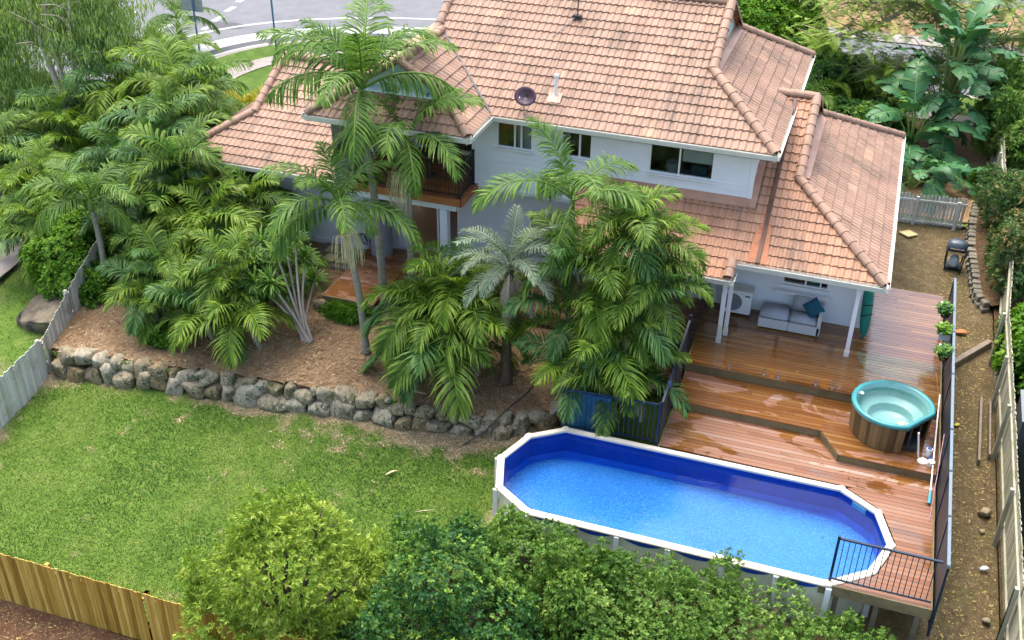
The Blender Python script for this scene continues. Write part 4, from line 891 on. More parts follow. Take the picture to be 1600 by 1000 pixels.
# loose things beside the spa
d = thing("skimmer_lid", "round cream plastic lid lying beside the hot tub", "lid", (2.72, 22.05, ZM)); q = MB(); q.lathe((2.73, 21.83, ZM+.002), [(0, .035), (.10, .032), (.125, .02), (.13, 0)], 20); q.build("disc", M_TRIM, d); q = MB(); q.lathe((2.73, 21.83, ZM+.034), [(0, .018), (.03, .016), (.035, 0)], 10); q.build("knob", M_ALU, d)
d = thing("filter_cartridge", "white cartridge filter standing between lid and fence", "filter", (2.80, 22.1, ZM)); q = MB(); q.tube([(2.84, 22.10, ZM), (2.84, 22.10, ZM+.2)], .07, 14); q.build("cartridge", M_ALU, d); q = MB(); q.tube([(2.84, 22.10, ZM+.2), (2.84, 22.10, ZM+.225)], .05, 12); q.build("cap", plain("blue_cap", (.03, .08, .25), .4), d)
d = thing("chlorine_bucket", "pale low bucket with a blue lid next to the fence", "bucket", (2.92, 21.78, ZM)); q = MB(); q.lathe((2.90, 21.72, ZM), [(0, 0), (.07, 0), (.085, .13), (0, .13)], 16); q.build("bucket", M_TRIM, d); q = MB(); q.lathe((2.90, 21.95, ZM), [(0, 0.05), (.06, .05), (.07, .03), (.07, 0)], 14); q.build("lid", plain("blue_cap", 0, .4), d)
d = thing("pool_pole", "long white pool pole with a blue handle leaning on the screen", "pool pole", (2.96, 21.2, ZL)); q = MB(); q.tube([(2.93, 20.85, ZL+.16), (2.98, 24.0, 1.96)], .017, 8); q.build("pole", M_ALU, d); q = MB(); q.tube([(2.926, 20.55, ZL+.06), (2.93, 20.87, ZL+.165)], .030, 10); q.build("handle", plain("aqua_grip", (.03, .32, .42), .4), d)
d = thing("pool_hose", "thin pink telescopic rod leaning on the dark screen by the pool", "rod", (3.0, 20.6, ZL)); q = MB(); q.tube([(2.95, 20.0, ZL+.02), (3.03, 21.9, 2.3)], .009, 6); q.build("rod", plain("pink_rod", (.42, .22, .28), .5), d)

# ---------------------------------------------------------------- pool fences, glass balustrade
F = thing("screened_fence", "dark screened fence running along the right edge of the deck", "fence", (3.1, 22, 1.2))
ztop = lambda y: 2.45+(y-17.3)*.049
m = MB(); m.bar((3.115, 17.27, ztop(17.27)), (3.115, 28.3, ztop(28.3)), .06, .045); m.build("top_rail", plain("blue_grey_rail", (.12, .17, .20), .35, vary=.1), F)
ys = [17.30, 18.72, 20.15, 21.6, 23.75, 25.6, 28.28]
for a, b in zip(ys, ys[1:]):
    q = MB(); za = 1.28 if b < 22 else 1.75
    zb = .62 if a < 17.5 else za-.2
    q.hexa([(3.105, a+.03, zb), (3.118, a+.03, zb), (3.118, b-.03, zb), (3.105, b-.03, zb), (3.105, a+.03, ztop(a)-.03), (3.118, a+.03, ztop(a)-.03), (3.118, b-.03, ztop(b)-.03), (3.105, b-.03, ztop(b)-.03)]); q.build("screen_panel", M_MESH, F)
for y in ys:
    q = MB(); q.box(3.085, 3.14, y-.027, y+.027, .55 if y < 18 else .9, ztop(y)+.03); q.build("post", M_NAVY, F)
railing("pool_fence", (1.05, 17.42, ZL), (3.02, 17.42, ZL), 1.18, None, M_NAVY, picket=.112, r=.008, post_ends=(True, False), top=.05)
o = bpy.data.objects["pool_fence"]; tag(o, "navy picket fence across the front end of the pool deck", "fence")
o = railing("picket_rail_fence", (-5.66, 20.66, 1.10), (-3.30, 20.66, 1.22), 1.16, None, M_NAVY, picket=.118, r=.009, top=.05); tag(o, "navy picket fence standing between palm clump and pool rim", "fence")
F = thing("side_fence", "dark screened fence on the left edge of the deck under palms", "fence", (-3.24, 22, 1.2))
m = MB(); m.bar((-3.25, 20.66, 2.46), (-3.25, 23.7, 2.98), .05, .045); m.build("top_rail", M_NAVY, F)
for a, b, z0 in ((20.69, 22.2, 1.32), (22.23, 23.68, 1.6)):
    q = MB(); zt = lambda y: 2.44+(y-20.66)*.171; q.hexa([(-3.256, a, z0), (-3.244, a, z0), (-3.244, b, z0+.15), (-3.256, b, z0+.15), (-3.256, a, zt(a)), (-3.244, a, zt(a)), (-3.244, b, zt(b)), (-3.256, b, zt(b))]); q.build("screen_panel", M_MESH, F)
for y, z in ((22.21, 2.76), (23.71, 3.05)): q = MB(); q.box(-3.277, -3.223, y-.027, y+.027, .9, z); q.build("post", M_NAVY, F)
q = MB(); q.tube([(-3.25, 23.71, 3.05), (-3.25, 23.71, 3.10)], .04, 10); q.build("post_cap", M_NAVY, F); q = MB(); q.box(-3.29, -3.21, 21.35, 21.45, 2.42, 2.58); q.build("gate_latch", M_STEEL, F)
F = thing("glass_balustrade", "frameless clear glass balustrade on steel spigots along the upper deck step", "glass fence", (0, 23.75, ZU))
for x0, x1, sp in ((-3.15, -2.28, ()), (-2.23, -1.12, (-2.12, -1.24)), (-1.02, .17, (-.88, .05)), (.33, 1.55, (.46, 1.42)), (1.6, 2.9, (1.75, 2.75))):
    q = MB(); q.box(x0, x1, 23.744, 23.756, ZU+.07, 2.94); g = q.build("glass_panel", CLEAR, F)
    for x in sp: q = MB(); q.tube([(x, 23.75, ZU+.002), (x, 23.75, ZU+.014)], .05, 14); q.tube([(x, 23.75, ZU+.014), (x, 23.75, ZU+.16)], .024, 12); q.build("spigot", M_STEEL, F)
p = thing("blue_panel", "flat blue sheet leaning behind the navy picket fence under palms", "panel", (-5.1, 20.95, 1.0)); q = MB(); q.hexa([(-5.62, 20.85, .80), (-4.55, 20.85, .84), (-4.55, 20.90, .84), (-5.62, 20.90, .80), (-5.62, 21.05, 1.95), (-4.55, 21.05, 1.95), (-4.55, 21.10, 1.95), (-5.62, 21.10, 1.95)])
q.build("sheet", plain("sun_faded_blue", (.012, .10, .22), .45, vary=.3, scale=2, dirt=(.05, .25, .32)), p); q = MB(); q.box(-5.65, -4.52, 20.83, 20.92, .76, .80); q.build("edge", M_TRIM, p)

# ---------------------------------------------------------------- patio things
d = thing("air_conditioner", "white outdoor air conditioner unit beside the patio wall", "air conditioner", (-2.42, 26.6, ZU))
m = MB(); m.box(-2.84, -2.02, 26.42, 26.74, ZU+.06, ZU+.78); m.build("case", M_ALU, d, bevel=.012)
m = MB(); m.box(-2.86, -2.0, 26.40, 26.76, ZU+.782, ZU+.80); m.build("lid", M_TRIM, d)
m = MB()
for k in range(6): r0 = .05+.042*k; i0 = len(m.v); 
m.lathe((0, 0, 0), [(.265, .0), (.265, .012), (.25, .012), (.25, 0)], 32)
for k in range(1, 6): m.lathe((0, 0, 0), [(.045*k, .0), (.045*k, .008), (.045*k-.008, .008), (.045*k-.008, 0)], 28)
m.v = [(-2.53+v[0], 26.417-v[2], ZU+.41+v[1]) for v in m.v]; m.build("fan_grille", M_GREY, d)
m = MB(); m.v = []; m.face([(-2.53+.25*math.cos(a), 26.4175, ZU+.41+.25*math.sin(a)) for a in np.linspace(0, 6.283, 28)[:-1]]); m.build("fan_recess", plain("grille_grey", (.20, .21, .215), .6), d)
m = MB(); m.box(-2.20, -2.07, 26.412, 26.418, ZU+.62, ZU+.66); m.build("label_strip", plain("navy_label", (.02, .04, .12), .4), d)
for x in (-2.75, -2.12): q = MB(); q.box(x-.05, x+.05, 26.42, 26.74, ZU+.001, ZU+.058); q.build("foot", M_DARK, d)
def wicker(root, x0, x1, y0, y1, z):
    m = MB(); m.box(x0, x1, y0, y1, z+.03, z+.30); return m.build("base", M_WICKER, root, bevel=.012)
Z = ZU
d = thing("ottoman", "grey wicker ottoman with a pale grey cushion", "ottoman", (-1.35, 26.45, Z)); wicker(d, -1.74, -.95, 26.0, 26.74, Z)
m = MB(); m.box(-1.73, -.96, 26.0, 26.73, Z+.305, Z+.44); m.build("cushion", M_CUSHION, d, smooth=True, bevel=.045)
d = thing("corner_sofa", "grey wicker corner seat with pale cushions on the patio", "sofa", (-.5, 26.45, Z)); wicker(d, -.94, -.12, 26.0, 26.74, Z)
m = MB(); m.box(-.20, -.10, 26.0, 26.80, Z+.03, Z+.66); m.build("arm", M_WICKER, d, bevel=.015)
m = MB(); m.box(-.94, -.205, 26.70, 26.80, Z+.302, Z+.66); m.build("backrest", M_WICKER, d, bevel=.015)
m = MB(); m.box(-.93, -.205, 26.0, 26.60, Z+.305, Z+.44); m.build("seat_cushion", M_CUSHION, d, smooth=True, bevel=.045)
m = MB(); m.hexa([(-.92, 26.48, Z+.442), (-.30, 26.48, Z+.442), (-.30, 26.62, Z+.442), (-.92, 26.62, Z+.442), (-.92, 26.57, Z+.83), (-.30, 26.57, Z+.83), (-.30, 26.69, Z+.83), (-.92, 26.69, Z+.83)]); m.build("back_cushion", M_CUSHION, d, smooth=True, bevel=.04)
for x, y in ((-.9, 26.05), (-.16, 26.05), (-.9, 26.7), (-.16, 26.7)): q = MB(); q.box(x-.025, x+.025, y-.025, y+.025, Z, Z+.03); q.build("foot", M_DARK, d)
m = MB(); N = 10
for i in range(N+1):
    for j in range(N+1):
        u, v = i/N*2-1, j/N*2-1; k = 1-.10*(abs(u)**3*abs(v)**3 < 0)-.06*(1-abs(u))*abs(v)**4-.06*(1-abs(v))*abs(u)**4
        m.v.append((u*.225*k, v*.225*k, .075*((1-u**4)*(1-v**4))**.6))
for i in range(N):
    for j in range(N): m.f.append([i*(N+1)+j, (i+1)*(N+1)+j, (i+1)*(N+1)+j+1, i*(N+1)+j+1]); m.t.append(.5)
k = len(m.v); m.v += [(x, y, -z) for x, y, z in m.v]; m.f += [[a+k for a in f][::-1] for f in m.f]; m.t += m.t
me = m.mesh("scatter_cushion", M_PILLOW, smooth=True); o = link("scatter_cushion", me); o.location = (-.36, 26.34, Z+.70); o.rotation_euler = (R(62), R(40), R(-32)); tag(o, "dark teal square cushion propped on the grey corner sofa", "cushion")
d = thing("paddleboard", "green bagged paddleboard leaning on the end of the house wall", "paddleboard", (1.05, 26.7, Z))
m = MB(); prof = [(.02, 0), (.10, .12), (.15, .4), (.16, .8), (.15, 1.2), (.10, 1.45), (.02, 1.55)]
for k, (w_, h) in enumerate(prof):
    for (du, dv) in ((-1, 0), (-.6, -.055), (.6, -.055), (1, 0), (.6, .055), (-.6, .055)): m.v.append((.93+.16*0+du*w_*.9+.10*(1-h/1.55), 26.62+dv+.18*h/1.55-.18, Z+.02+h))
for k in range(len(prof)-1):
    for j in range(6): m.f.append([k*6+j, k*6+(j+1) % 6, (k+1)*6+(j+1) % 6, (k+1)*6+j]); m.t.append(.5)
m.build("bag", M_GREENBAG, d, smooth=True); q = MB(); q.bar((.84, 26.36, Z+.7), (1.14, 26.36, Z+.8), .03, .012); q.bar((.86, 26.40, Z+1.0), (1.12, 26.41, Z+1.05), .03, .012); q.build("strap", M_BLACK, d)
# planters hooked on the fence
for i, (y, lab, kind) in enumerate(((26.75, "round dark pot hung on the screened fence, furthest from the pool", 0), (25.75, "square pale planter box hooked on the screened fence", 1), (24.75, "brown pot of bushy herbs hung on the screened fence nearest the tub", 2))):
    z = ztop(y)-.25; d = thing("hanging_planter", lab, "planter", (2.93, y, z), "planters hooked on the fence")
    q = MB()
    if kind == 1: q.box(2.80, 3.06, y-.17, y+.17, z-.05, z+.17)
    else: q.lathe((2.93, y, z-.05), [(0, 0), (.10, 0), (.15, .2), (.155, .21), (.13, .2), (0, .17)], 18)
    q.build("pot", plain("pot%d" % kind if False else ("dark_green_pot", "pale_grey_pot", "brown_pot")[kind], ((.03, .05, .04), (.45, .50, .52), (.10, .06, .05))[kind], .5), d, bevel=.01 if kind == 1 else 0)
    q = MB(); q.bar((3.02, y, z+.1), (3.12, y, z+.29), .02, .012); q.build("hook", M_DARK, d)
    rr_ = np.random.default_rng(40+i); nn = 500; P = rr_.normal(0, 1, (nn, 3)); P /= np.linalg.norm(P, axis=1)[:, None]; P = P*np.array([.20, .24, .15])*rr_.random((nn, 1))**.4+np.array([2.90, y, z+.20])
    V, Q, tt = scatter_quads(P, .07+.04*rr_.random(nn), .04, .9, 50+i); link("plant", mesh_np("plant", V, Q, (L_DARKTREE, L_LUSH, L_DARKTREE)[i], tt), d)
    q = MB(); q.lathe((2.80, y+.1, z+.30), [(0, .03), (.03, .02), (.035, 0), (0, -.02)], 10); q.build("flower", M_ALU, d)
# stepping pavers by the left deck, slim rainwater tank, wall hooks
for i, (x, y) in enumerate(((-15.05, 26.82), (-14.86, 26.28), (-14.62, 26.80), (-14.42, 26.30))):
    q = MB(); q.box(x-.20, x+.20, y-.22, y+.22, 1.20, 1.262); o = q.build("paver", M_PAVER, bevel=.012)
    tag(o, ("square yellow paver by the wall, left of its pair", "square yellow paver in front row, left of its pair", "square yellow paver by the wall, nearer the tank", "square yellow paver in front row, nearest the wet deck")[i], "paver", "yellow pavers beside the left deck")
m = MB(); m.box(-15.5, -13.96, 25.9, 27.24, 1.0, 1.18); structure(m.build("paved_step", M_SLEEPER)); m = MB(); m.box(-15.5, -13.96, 25.84, 25.895, .8, 1.2); o = m.build("sleeper_edge", M_SLEEPER, bevel=.01); tag(o, "weathered timber sleeper edging the yellow pavers", "sleeper")
d = thing("water_tank", "slim grey steel water tank standing against the pale wall", "water tank", (-13.42, 26.95, ZR)); q = MB(); q.lathe((-13.42, 26.95, ZR), [(0, 0), (.34, 0), (.34, .05), (.335, 1.60), (.35, 1.61), (.35, 1.66), (.30, 1.68), (0, 1.70)], 28); q.build("tank", M_TANKGREY, d, smooth=False)
q = MB(); q.lathe((-13.42, 26.9, ZR+1.705), [(.12, 0), (.12, .04), (0, .045)], 16); q.build("lid", M_DARK, d); q = MB(); q.tube([(-13.80, 26.85, ZR+.1), (-13.86, 26.9, ZR+.5), (-13.82, 26.95, ZR+.9)], .035, 8); q.build("outlet_pipe", M_GREY, d)
d = thing("wall_hooks", "black curved hose hooks on the pale wall by the tank", "hooks", (-14.2, 27.2, 2.0))
q = MB(); q.tube([(-14.35, 27.27, 2.28), (-14.35, 27.10, 2.28), (-14.05, 27.10, 2.30), (-14.0, 27.27, 2.3)], .025, 8); q.build("hook", M_BLACK, d)
q = MB(); q.tube([(-14.30, 27.25, 1.5), (-14.32, 27.1, 1.75), (-14.1, 27.1, 1.80), (-14.0, 27.1, 1.55), (-13.95, 27.2, 1.5)], .03, 8); q.build("bracket", M_BLACK, d)
q = MB()
for k in range(3): q.tube([(-14.08+.16*math.cos(a), 27.12-.03*k, 1.62+.16*math.sin(a)) for a in np.linspace(0, 6.283, 16)], .022, 6)
q.build("coiled_hose", M_GREY, d)
# balcony furniture
d = thing("balcony_table", "small dark round table on the timber balcony", "table", (-11.7, 26.7, 4.25)); q = MB(); q.lathe((-11.7, 26.9, 4.97), [(0, .03), (.42, .03), (.43, .0), (0, 0)], 24); q.build("table_top", M_DARKBARK, d); q = MB(); q.tube([(-11.7, 26.9, 4.27), (-11.7, 26.9, 4.97)], .04, 10); q.lathe((-11.7, 26.9, 4.252), [(0, .04), (.22, .03), (.25, 0)], 16); q.build("pedestal", M_DARKBARK, d)
for i, (x, y, rz, lab) in enumerate(((-12.5, 26.7, 1.4, "dark bentwood chair left of the round balcony table"), (-11.0, 26.8, -1.3, "dark bentwood chair right of the round balcony table"))):
    d = thing("balcony_chair", lab, "chair", (x, y, 4.252), "chairs on the balcony", rz)
    q = MB(); q.lathe((0, 0, .42), [(0, .04), (.2, .04), (.22, .02), (.2, 0), (0, 0)], 18); q.build("seat", M_DARKBARK, d, local=True)
    for sx in (-1, 1):
        for sy in (-1, 1): q = MB(); q.tube([(sx*.2, sy*.19, 0), (sx*.15, sy*.15, .42)], .018, 7); q.build("leg", M_DARKBARK, d, local=True)
    q = MB(); q.tube([(-.18, .17, .44), (-.19, .2, .75), (-.1, .22, .92), (.1, .22, .92), (.19, .2, .75), (.18, .17, .44)], .017, 7); q.tube([(0, .18, .45), (0, .22, .9)], .014, 6); q.build("backrest", M_DARKBARK, d, local=True)
# ---------------------------------------------------------------- barbecue
d = thing("barbecue", "black hooded barbecue on a cart with a gas bottle below", "barbecue", (3.45, 32.85, 1.0)); gz = .93
for sx in (-.26, .26):
    q = MB(); q.tube([(3.45+sx*.9, 32.62, gz), (3.45+sx, 32.7, gz+.62)], .022, 6); q.tube([(3.45+sx*.9, 33.12, gz), (3.45+sx, 33.05, gz+.62)], .022, 6); q.tube([(3.45+sx*.9, 32.55, gz+.02), (3.45+sx*.9, 33.18, gz+.02)], .022, 6); q.build("leg", M_BLACK, d)
q = MB(); q.box(3.16, 3.74, 32.65, 33.1, gz+.62, gz+.74); q.box(3.2, 3.7, 32.66, 33.1, gz+.12, gz+.15); q.build("cart", M_BLACK, d, bevel=.02)
q = MB(); q.lathe((0, 0, 0), [(.30, 0), (.30, .02), (.295, .10), (.25, .22), (.15, .29), (0, .31)], 22); q.v = [(3.45+math.copysign(abs(v[0]/.3)**.7, v[0])*.3, 32.88+math.copysign(abs(v[1]/.3)**.75, v[1])*.24, gz+.76+v[2]*.85) for v in q.v]; q.build("hood", plain("slate_hood", (.055, .075, .10), .3), d, smooth=True)
q = MB(); q.bar((3.25, 32.60, gz+.84), (3.65, 32.60, gz+.84), .03, .03); q.build("handle", M_STEEL, d)
q = MB(); q.box(3.2, 3.7, 32.63, 32.648, gz+.64, gz+.72); q.build("control_panel", M_STEEL, d)
q = MB(); q.lathe((3.45, 32.85, gz+.15), [(0, 0), (.13, 0), (.15, .05), (.15, .26), (.10, .34), (.04, .36), (.04, .40), (0, .40)], 18); q.build("gas_bottle", plain("pale_gas_bottle", (.40, .46, .47), .4), d, smooth=True)
o = MB().hexa([(2.06+x, 34.6+y, z) for z in (1.07, 1.115) for x, y in ((-.32, 0), (0, -.26), (.32, .02), (0, .28))]).build("stepping_stone", M_PAVER, bevel=.01); tag(o, "lone diamond of pale paving in front of the picket gate", "paver")
# ---------------------------------------------------------------- fences and edging
def paling_fence(name, label, pts, h, mat, side, zf, sp=.105, w=.098, rails=(.3, .85), posts=True, seed=0, jit=.03, railmat=None, group=None, pointed=False, cat="fence", capped=False):
    """pts plan polyline; side +1/-1 which side the rails and posts stand"""
    r = random.Random(seed); F = thing(name, label, cat, (*pts[0], zf(*pts[0])), group); m = MB(); rl = MB(); railmat = railmat or mat
    for a, b in zip(pts, pts[1:]):
        a = Vector(a); b = Vector(b); d = b-a; L = d.length; d /= L; nn = Vector((-d.y, d.x))*side; k = int(L/sp)
        for i in range(k):
            p = a+d*((i+.5)*sp); z = zf(p.x, p.y); t = r.random(); hh = h+r.uniform(-jit, jit); ln = r.uniform(-.012, .012)
            q0 = p-d*(w/2); q1 = p+d*(w/2); th = .016; s0 = r.uniform(0, .008)
            e0 = -nn*(s0); e1 = -nn*(s0+th); T = d*ln
            if pointed:
                prof = [(q0, 0), (q1, 0), (q1, hh-.05), (p, hh), (q0, hh-.05)]
            else: prof = [(q0, 0), (q1, 0), (q1+T, hh), (q0+T, hh)]
            A = [(*(u+e0), z+v-.05*(v == 0)) for u, v in prof]; B = [(*(u+e1), z+v-.05*(v == 0)) for u, v in prof]; n_ = len(A)
            m.add(A+B, [tuple(range(n_)), tuple(range(n_, 2*n_))[::-1]]+[(j, (j+1) % n_, n_+(j+1) % n_, n_+j) for j in range(n_)], t)
        for f in rails:
            rl.bar((*(a+nn*.025), zf(*a)+h*f), (*(b+nn*.025), zf(*b)+h*f), .045, .075)
        if capped: rl.bar((*(a-nn*.005), zf(*a)+h+jit+.02), (*(b-nn*.005), zf(*b)+h+jit+.02), .09, .03)
    m.build("palings", mat, F); rl.build("rail", railmat, F)
    if posts:
        for a, b in zip(pts, pts[1:]):
            a = Vector(a); b = Vector(b); L = (b-a).length; d = (b-a)/L; nn = Vector((-d.y, d.x))*side; k = max(1, round(L/2.4))
            for i in range(k+1):
                p = a+d*(L*i/k)+nn*.10; z = zf(p.x, p.y); q = MB(); q.box(p.x-.045, p.x+.045, p.y-.045, p.y+.045, z-.1, z+h-.06); q.build("post", railmat, F)
    return F
paling_fence("paling_fence", "tall weathered grey paling fence along the right boundary", [(4.68, 9), (4.66, 18), (4.66, 24), (4.62, 28), (4.80, 31.2), (4.72, 36), (4.78, 41), (5.0, 49)], 1.72, M_PALINGGREEN, 1, lambda x, y: float(z_path(np.array(x), np.array(y))), seed=3, jit=.04)
paling_fence("pine_fence", "new yellow treated pine paling fence at the front of the lawn", [(-22, 12.55), (-12.2, 12.68), (-5.0, 12.75), (1.5, 12.8)], 1.45, M_YELLOW, 1, lambda x, y: -.58, sp=.092, w=.084, seed=4, jit=.016)
paling_fence("grey_picket_fence", "low whitish grey paling fence on the left side of the lawn", [(-19.66, 15.2), (-19.72, 16.93), (-20.08, 19.3)], 1.28, M_PALEPICKET, 1, lambda x, y: .02, sp=.098, w=.09, seed=5, railmat=M_PALEPICKET)
paling_fence("grey_bed_fence", "old grey paling fence climbing beside the palm bed and boulder", [(-20.12, 19.42), (-20.55, 21.2), (-20.95, 23.4)], 1.15, M_PALING, 1, lambda x, y: .05+(y-19.4)*.30, sp=.098, w=.09, seed=6)
F = paling_fence("picket_gate", "pale timber picket gate closing the side path", [(1.35, 35.35), (3.72, 35.55)], 1.12, M_PALEPICKET, -1, lambda x, y: 1.08, sp=.118, w=.085, seed=7, pointed=True, rails=(.12, .80), posts=False, cat="gate")
q = MB(); q.bar((1.45, 35.34, 1.62), (1.75, 35.36, 1.22), .03, .08); q.build("brace", M_PALEPICKET, F)
for x in (2.15, 3.45): q = MB(); q.box(x-.05, x+.05, 35.33, 35.40, 1.05, 2.12); q.build("post", M_PALEPICKET, F)
for i, (a, b, lab) in enumerate((((3.2, 27.05), (4.50, 28.9), "grey timber sleeper laid across the side path from fence to fence"), ((4.20, 23.6), (4.26, 26.2), "short weathered sleeper standing beside the right fence"), ((4.45, 23.9), (4.48, 26.1), "thin pale timber offcut against the right fence"))):
    q = MB(); za, zb = float(z_path(np.array(a[0]), np.array(a[1]))), float(z_path(np.array(b[0]), np.array(b[1]))); q.bar((*a, za+.1), (*b, zb+.1), (.16, .06, .05)[i], .2); o = q.build("sleeper", M_SLEEPER, bevel=.01); tag(o, lab, "sleeper")
# stacked grey garden blocks holding the bank by the right fence
rb = random.Random(9); k = 0; BWT = thing("block_wall", "low curved wall of stacked dark grey garden blocks along the right bank", "retaining wall", (4.0, 33, 1.0))
line = smooth_line([(4.40, 30.55), (4.10, 31.2), (4.02, 32.3), (3.92, 33.8), (3.92, 35.0), (3.98, 36.2), (4.15, 37.6)], 10)
acc = np.concatenate([[0], np.cumsum(np.linalg.norm(np.diff(line, axis=0), axis=1))])
for lev in range(2):
    s_ = .12*lev
    while s_ < acc[-1]-.2:
        j = np.interp(s_, acc, np.arange(len(acc))); i0 = int(j); p = Vector(line[i0]); d = (Vector(line[min(i0+1, len(line)-1)])-p).normalized() if i0 < len(line)-1 else Vector((0, 1)); L = .27; nn = Vector((d.y, -d.x))
        zb = float(z_path(np.array(p.x), np.array(p.y)))+.17*lev-.03; c = p+nn*(.04*lev); q = MB(); jx = rb.uniform(-.015, .015)
        pts = [c-nn*(.11+jx), c-nn*.06+d*L-nn*jx, c+nn*.16+d*(L*.92), c+nn*.16+d*.03]
        q.prism([tuple(v) for v in pts], zb, zb+.165); q.build("block", M_BLOCK, BWT, bevel=.012); s_ += .29
m = MB(); top = [(Vector(p)+Vector((.12, 0))) for p in line]
for a, b in zip(top, top[1:]): za, zb = float(z_path(np.array(a.x), np.array(a.y)))+.28, float(z_path(np.array(b.x), np.array(b.y)))+.28; m.face([(a.x, a.y, za), (b.x, b.y, zb), (4.8, b.y, zb+.1), (4.8, a.y, za+.1)])
structure(m.build("bank", M_DARKSOIL))
# neighbour's shed and lidded box
d = thing("garden_shed", "dark green steel shed wall beyond the right fence", "shed", (5.6, 22.5, .4)); q = MB()
for i in range(40): y0 = 19.0+i*.12; q.hexa([(5.05, y0, .3), (6.9, y0, .3), (6.9, y0+.10, .3), (5.05, y0+.10, .3), (5.05, y0, 2.15), (6.9, y0, 2.15), (6.9, y0+.10, 2.15), (5.05, y0+.10, 2.15)])
q.box(5.065, 6.9, 19.0, 23.8, .3, 2.14); q.build("wall", M_SHED, d); q = MB(); q.hexa([(4.98, 18.9, 2.16), (7, 18.9, 2.45), (7, 23.9, 2.45), (4.98, 23.9, 2.16), (4.98, 18.9, 2.2), (7, 18.9, 2.49), (7, 23.9, 2.49), (4.98, 23.9, 2.2)]); q.build("roof", M_SHED, d)
d = thing("utility_box", "grey steel cabinet with a sloping lid behind the right fence", "cabinet", (5.3, 25, .5)); q = MB(); q.box(5.0, 5.75, 24.2, 25.4, .6, 1.5); q.build("cabinet", M_GREYBOX, d, bevel=.015); q = MB(); q.hexa([(4.97, 24.15, 1.51), (5.8, 24.15, 1.51), (5.8, 25.45, 1.60), (4.97, 25.45, 1.60), (4.97, 24.15, 1.56), (5.8, 24.15, 1.56), (5.8, 25.45, 1.65), (4.97, 25.45, 1.65)]); q.build("lid", M_GREYBOX, d)
# ---------------------------------------------------------------- boulder wall
def boulder_mesh(name, size, seed, tint=.3, sub=3):
    r = np.random.default_rng(seed); bm = bmesh.new(); bmesh.ops.create_icosphere(bm, subdivisions=sub, radius=1)
    V = np.array([v.co[:] for v in bm.verts]); P = np.sign(V)*np.abs(V)**.38; P /= np.abs(P).max()
    for _ in range(10):
        d = r.normal(size=3); d /= np.linalg.norm(d); c = r.uniform(.66, 1.02); e = P@d; P -= np.outer(np.clip(e-c, 0, None), d)*.97
    ph = r.random(3)*6; P += .035*np.stack([np.sin(P[:, 1]*4+ph[0]), np.sin(P[:, 2]*5+ph[1]), np.sin(P[:, 0]*4+ph[2])], 1); P += .02*np.sin(P[:, [1, 2, 0]]*11+ph)
    for v, p in zip(bm.verts, P): v.co = Vector(p*np.array(size))
    me = bpy.data.meshes.new(name); bm.to_mesh(me); bm.free(); me.polygons.foreach_set('use_smooth', np.ones(len(me.polygons), bool))
    a = me.attributes.new('tint', 'FLOAT', 'FACE'); a.data.foreach_set('value', np.full(len(me.polygons), tint, np.float32)); me.materials.append(M_STONE); return me
BW_ = thing("boulder_wall", "dry stacked sandstone boulder wall between lawn and palm bed", "stone wall", (-13, 20.2, 0))
rb = random.Random(21); k = 0
for row in range(2):
    x = -20.05+.15*row
    while x < -5.7:
        f = (x+20)/14.3; w_ = rb.uniform(.46, .98)*(1-.22*f)*(.80 if row else 1); H = (.88-.28*f)
        h = H*(.60 if row == 0 else .48)*rb.uniform(.74, 1.25); y = float(wall_y(x+w_/2))+.10+.16*row+rb.uniform(-.05, .05); z = .02+h*.45 if row == 0 else H*.70+rb.uniform(-.05, .05)
        me = boulder_mesh("boulder", (w_/2*1.05, .25+rb.uniform(0, .07), h/2*1.28), 100+k, min(1, max(0, rb.gauss(.4, .35))))
        o = link("boulder", me, BW_, loc=(x+w_/2+13, y-20.2, z), rot=(rb.uniform(-.2, .2), rb.uniform(-.15, .15), .118+rb.uniform(-.2, .2)), local=True); x += w_*.87; k += 1
for i in range(30):   # small wedged fillers
    x = rb.uniform(-19.9, -6.6); f = (x+20)/14.3; w_ = rb.uniform(.14, .30); H = .88-.28*f
    link("boulder", boulder_mesh("boulder", (w_/2, .14, w_*.40), 900+i, min(1, max(0, rb.gauss(.4, .35))), 2), BW_, loc=(x+13, float(wall_y(x))+rb.uniform(.0, .12)-20.2+(.22 if i % 3 == 0 else 0), rb.choice((.07, .07, H*.98, H*.5))), rot=(rb.uniform(-.4, .4), rb.uniform(-.3, .3), rb.uniform(-.6, .6)), local=True)
m = MB(); xs = np.linspace(-20.3, -5.4, 80)
for a, b in zip(xs, xs[1:]):
    ya, yb = float(wall_y(a))+.26, float(wall_y(b))+.26; za, zb = float(z_bed(np.array(a), np.array(ya)))-.03, float(z_bed(np.array(b), np.array(yb)))-.03
    m.face([(a, ya-.1, -.1), (b, yb-.1, -.1), (b, yb, zb), (a, ya, za)])
structure(m.build("bed_face", M_DARKSOIL))
n = 900; x = rng.uniform(-20, -6.4, n); keep_ = fbm(x*2.2, 0*x+3, 33) > .50; x = x[keep_]; n = len(x); y = wall_y(x)+np.where(rng.random(n) < .7, rng.normal(-.06, .07, n), .16); zz = np.where(y > wall_y(x)+.1, .42+.3*rng.random(n), .01)
P = np.repeat(np.stack([x, y, zz], 1), 6, 0)+rng.normal(0, .03, (n*6, 3))*np.array([1, 1, .2]); V, Q, tt = scatter_quads(P, .07+.09*rng.random(n*6), .014+.014*rng.random(n*6), 0, 77, up=True)
tag(link("weeds", mesh_np("weeds", V, Q, L_LUSH, tt)), "green weeds sprouting along the foot of the boulder wall", "weeds", kind='stuff')
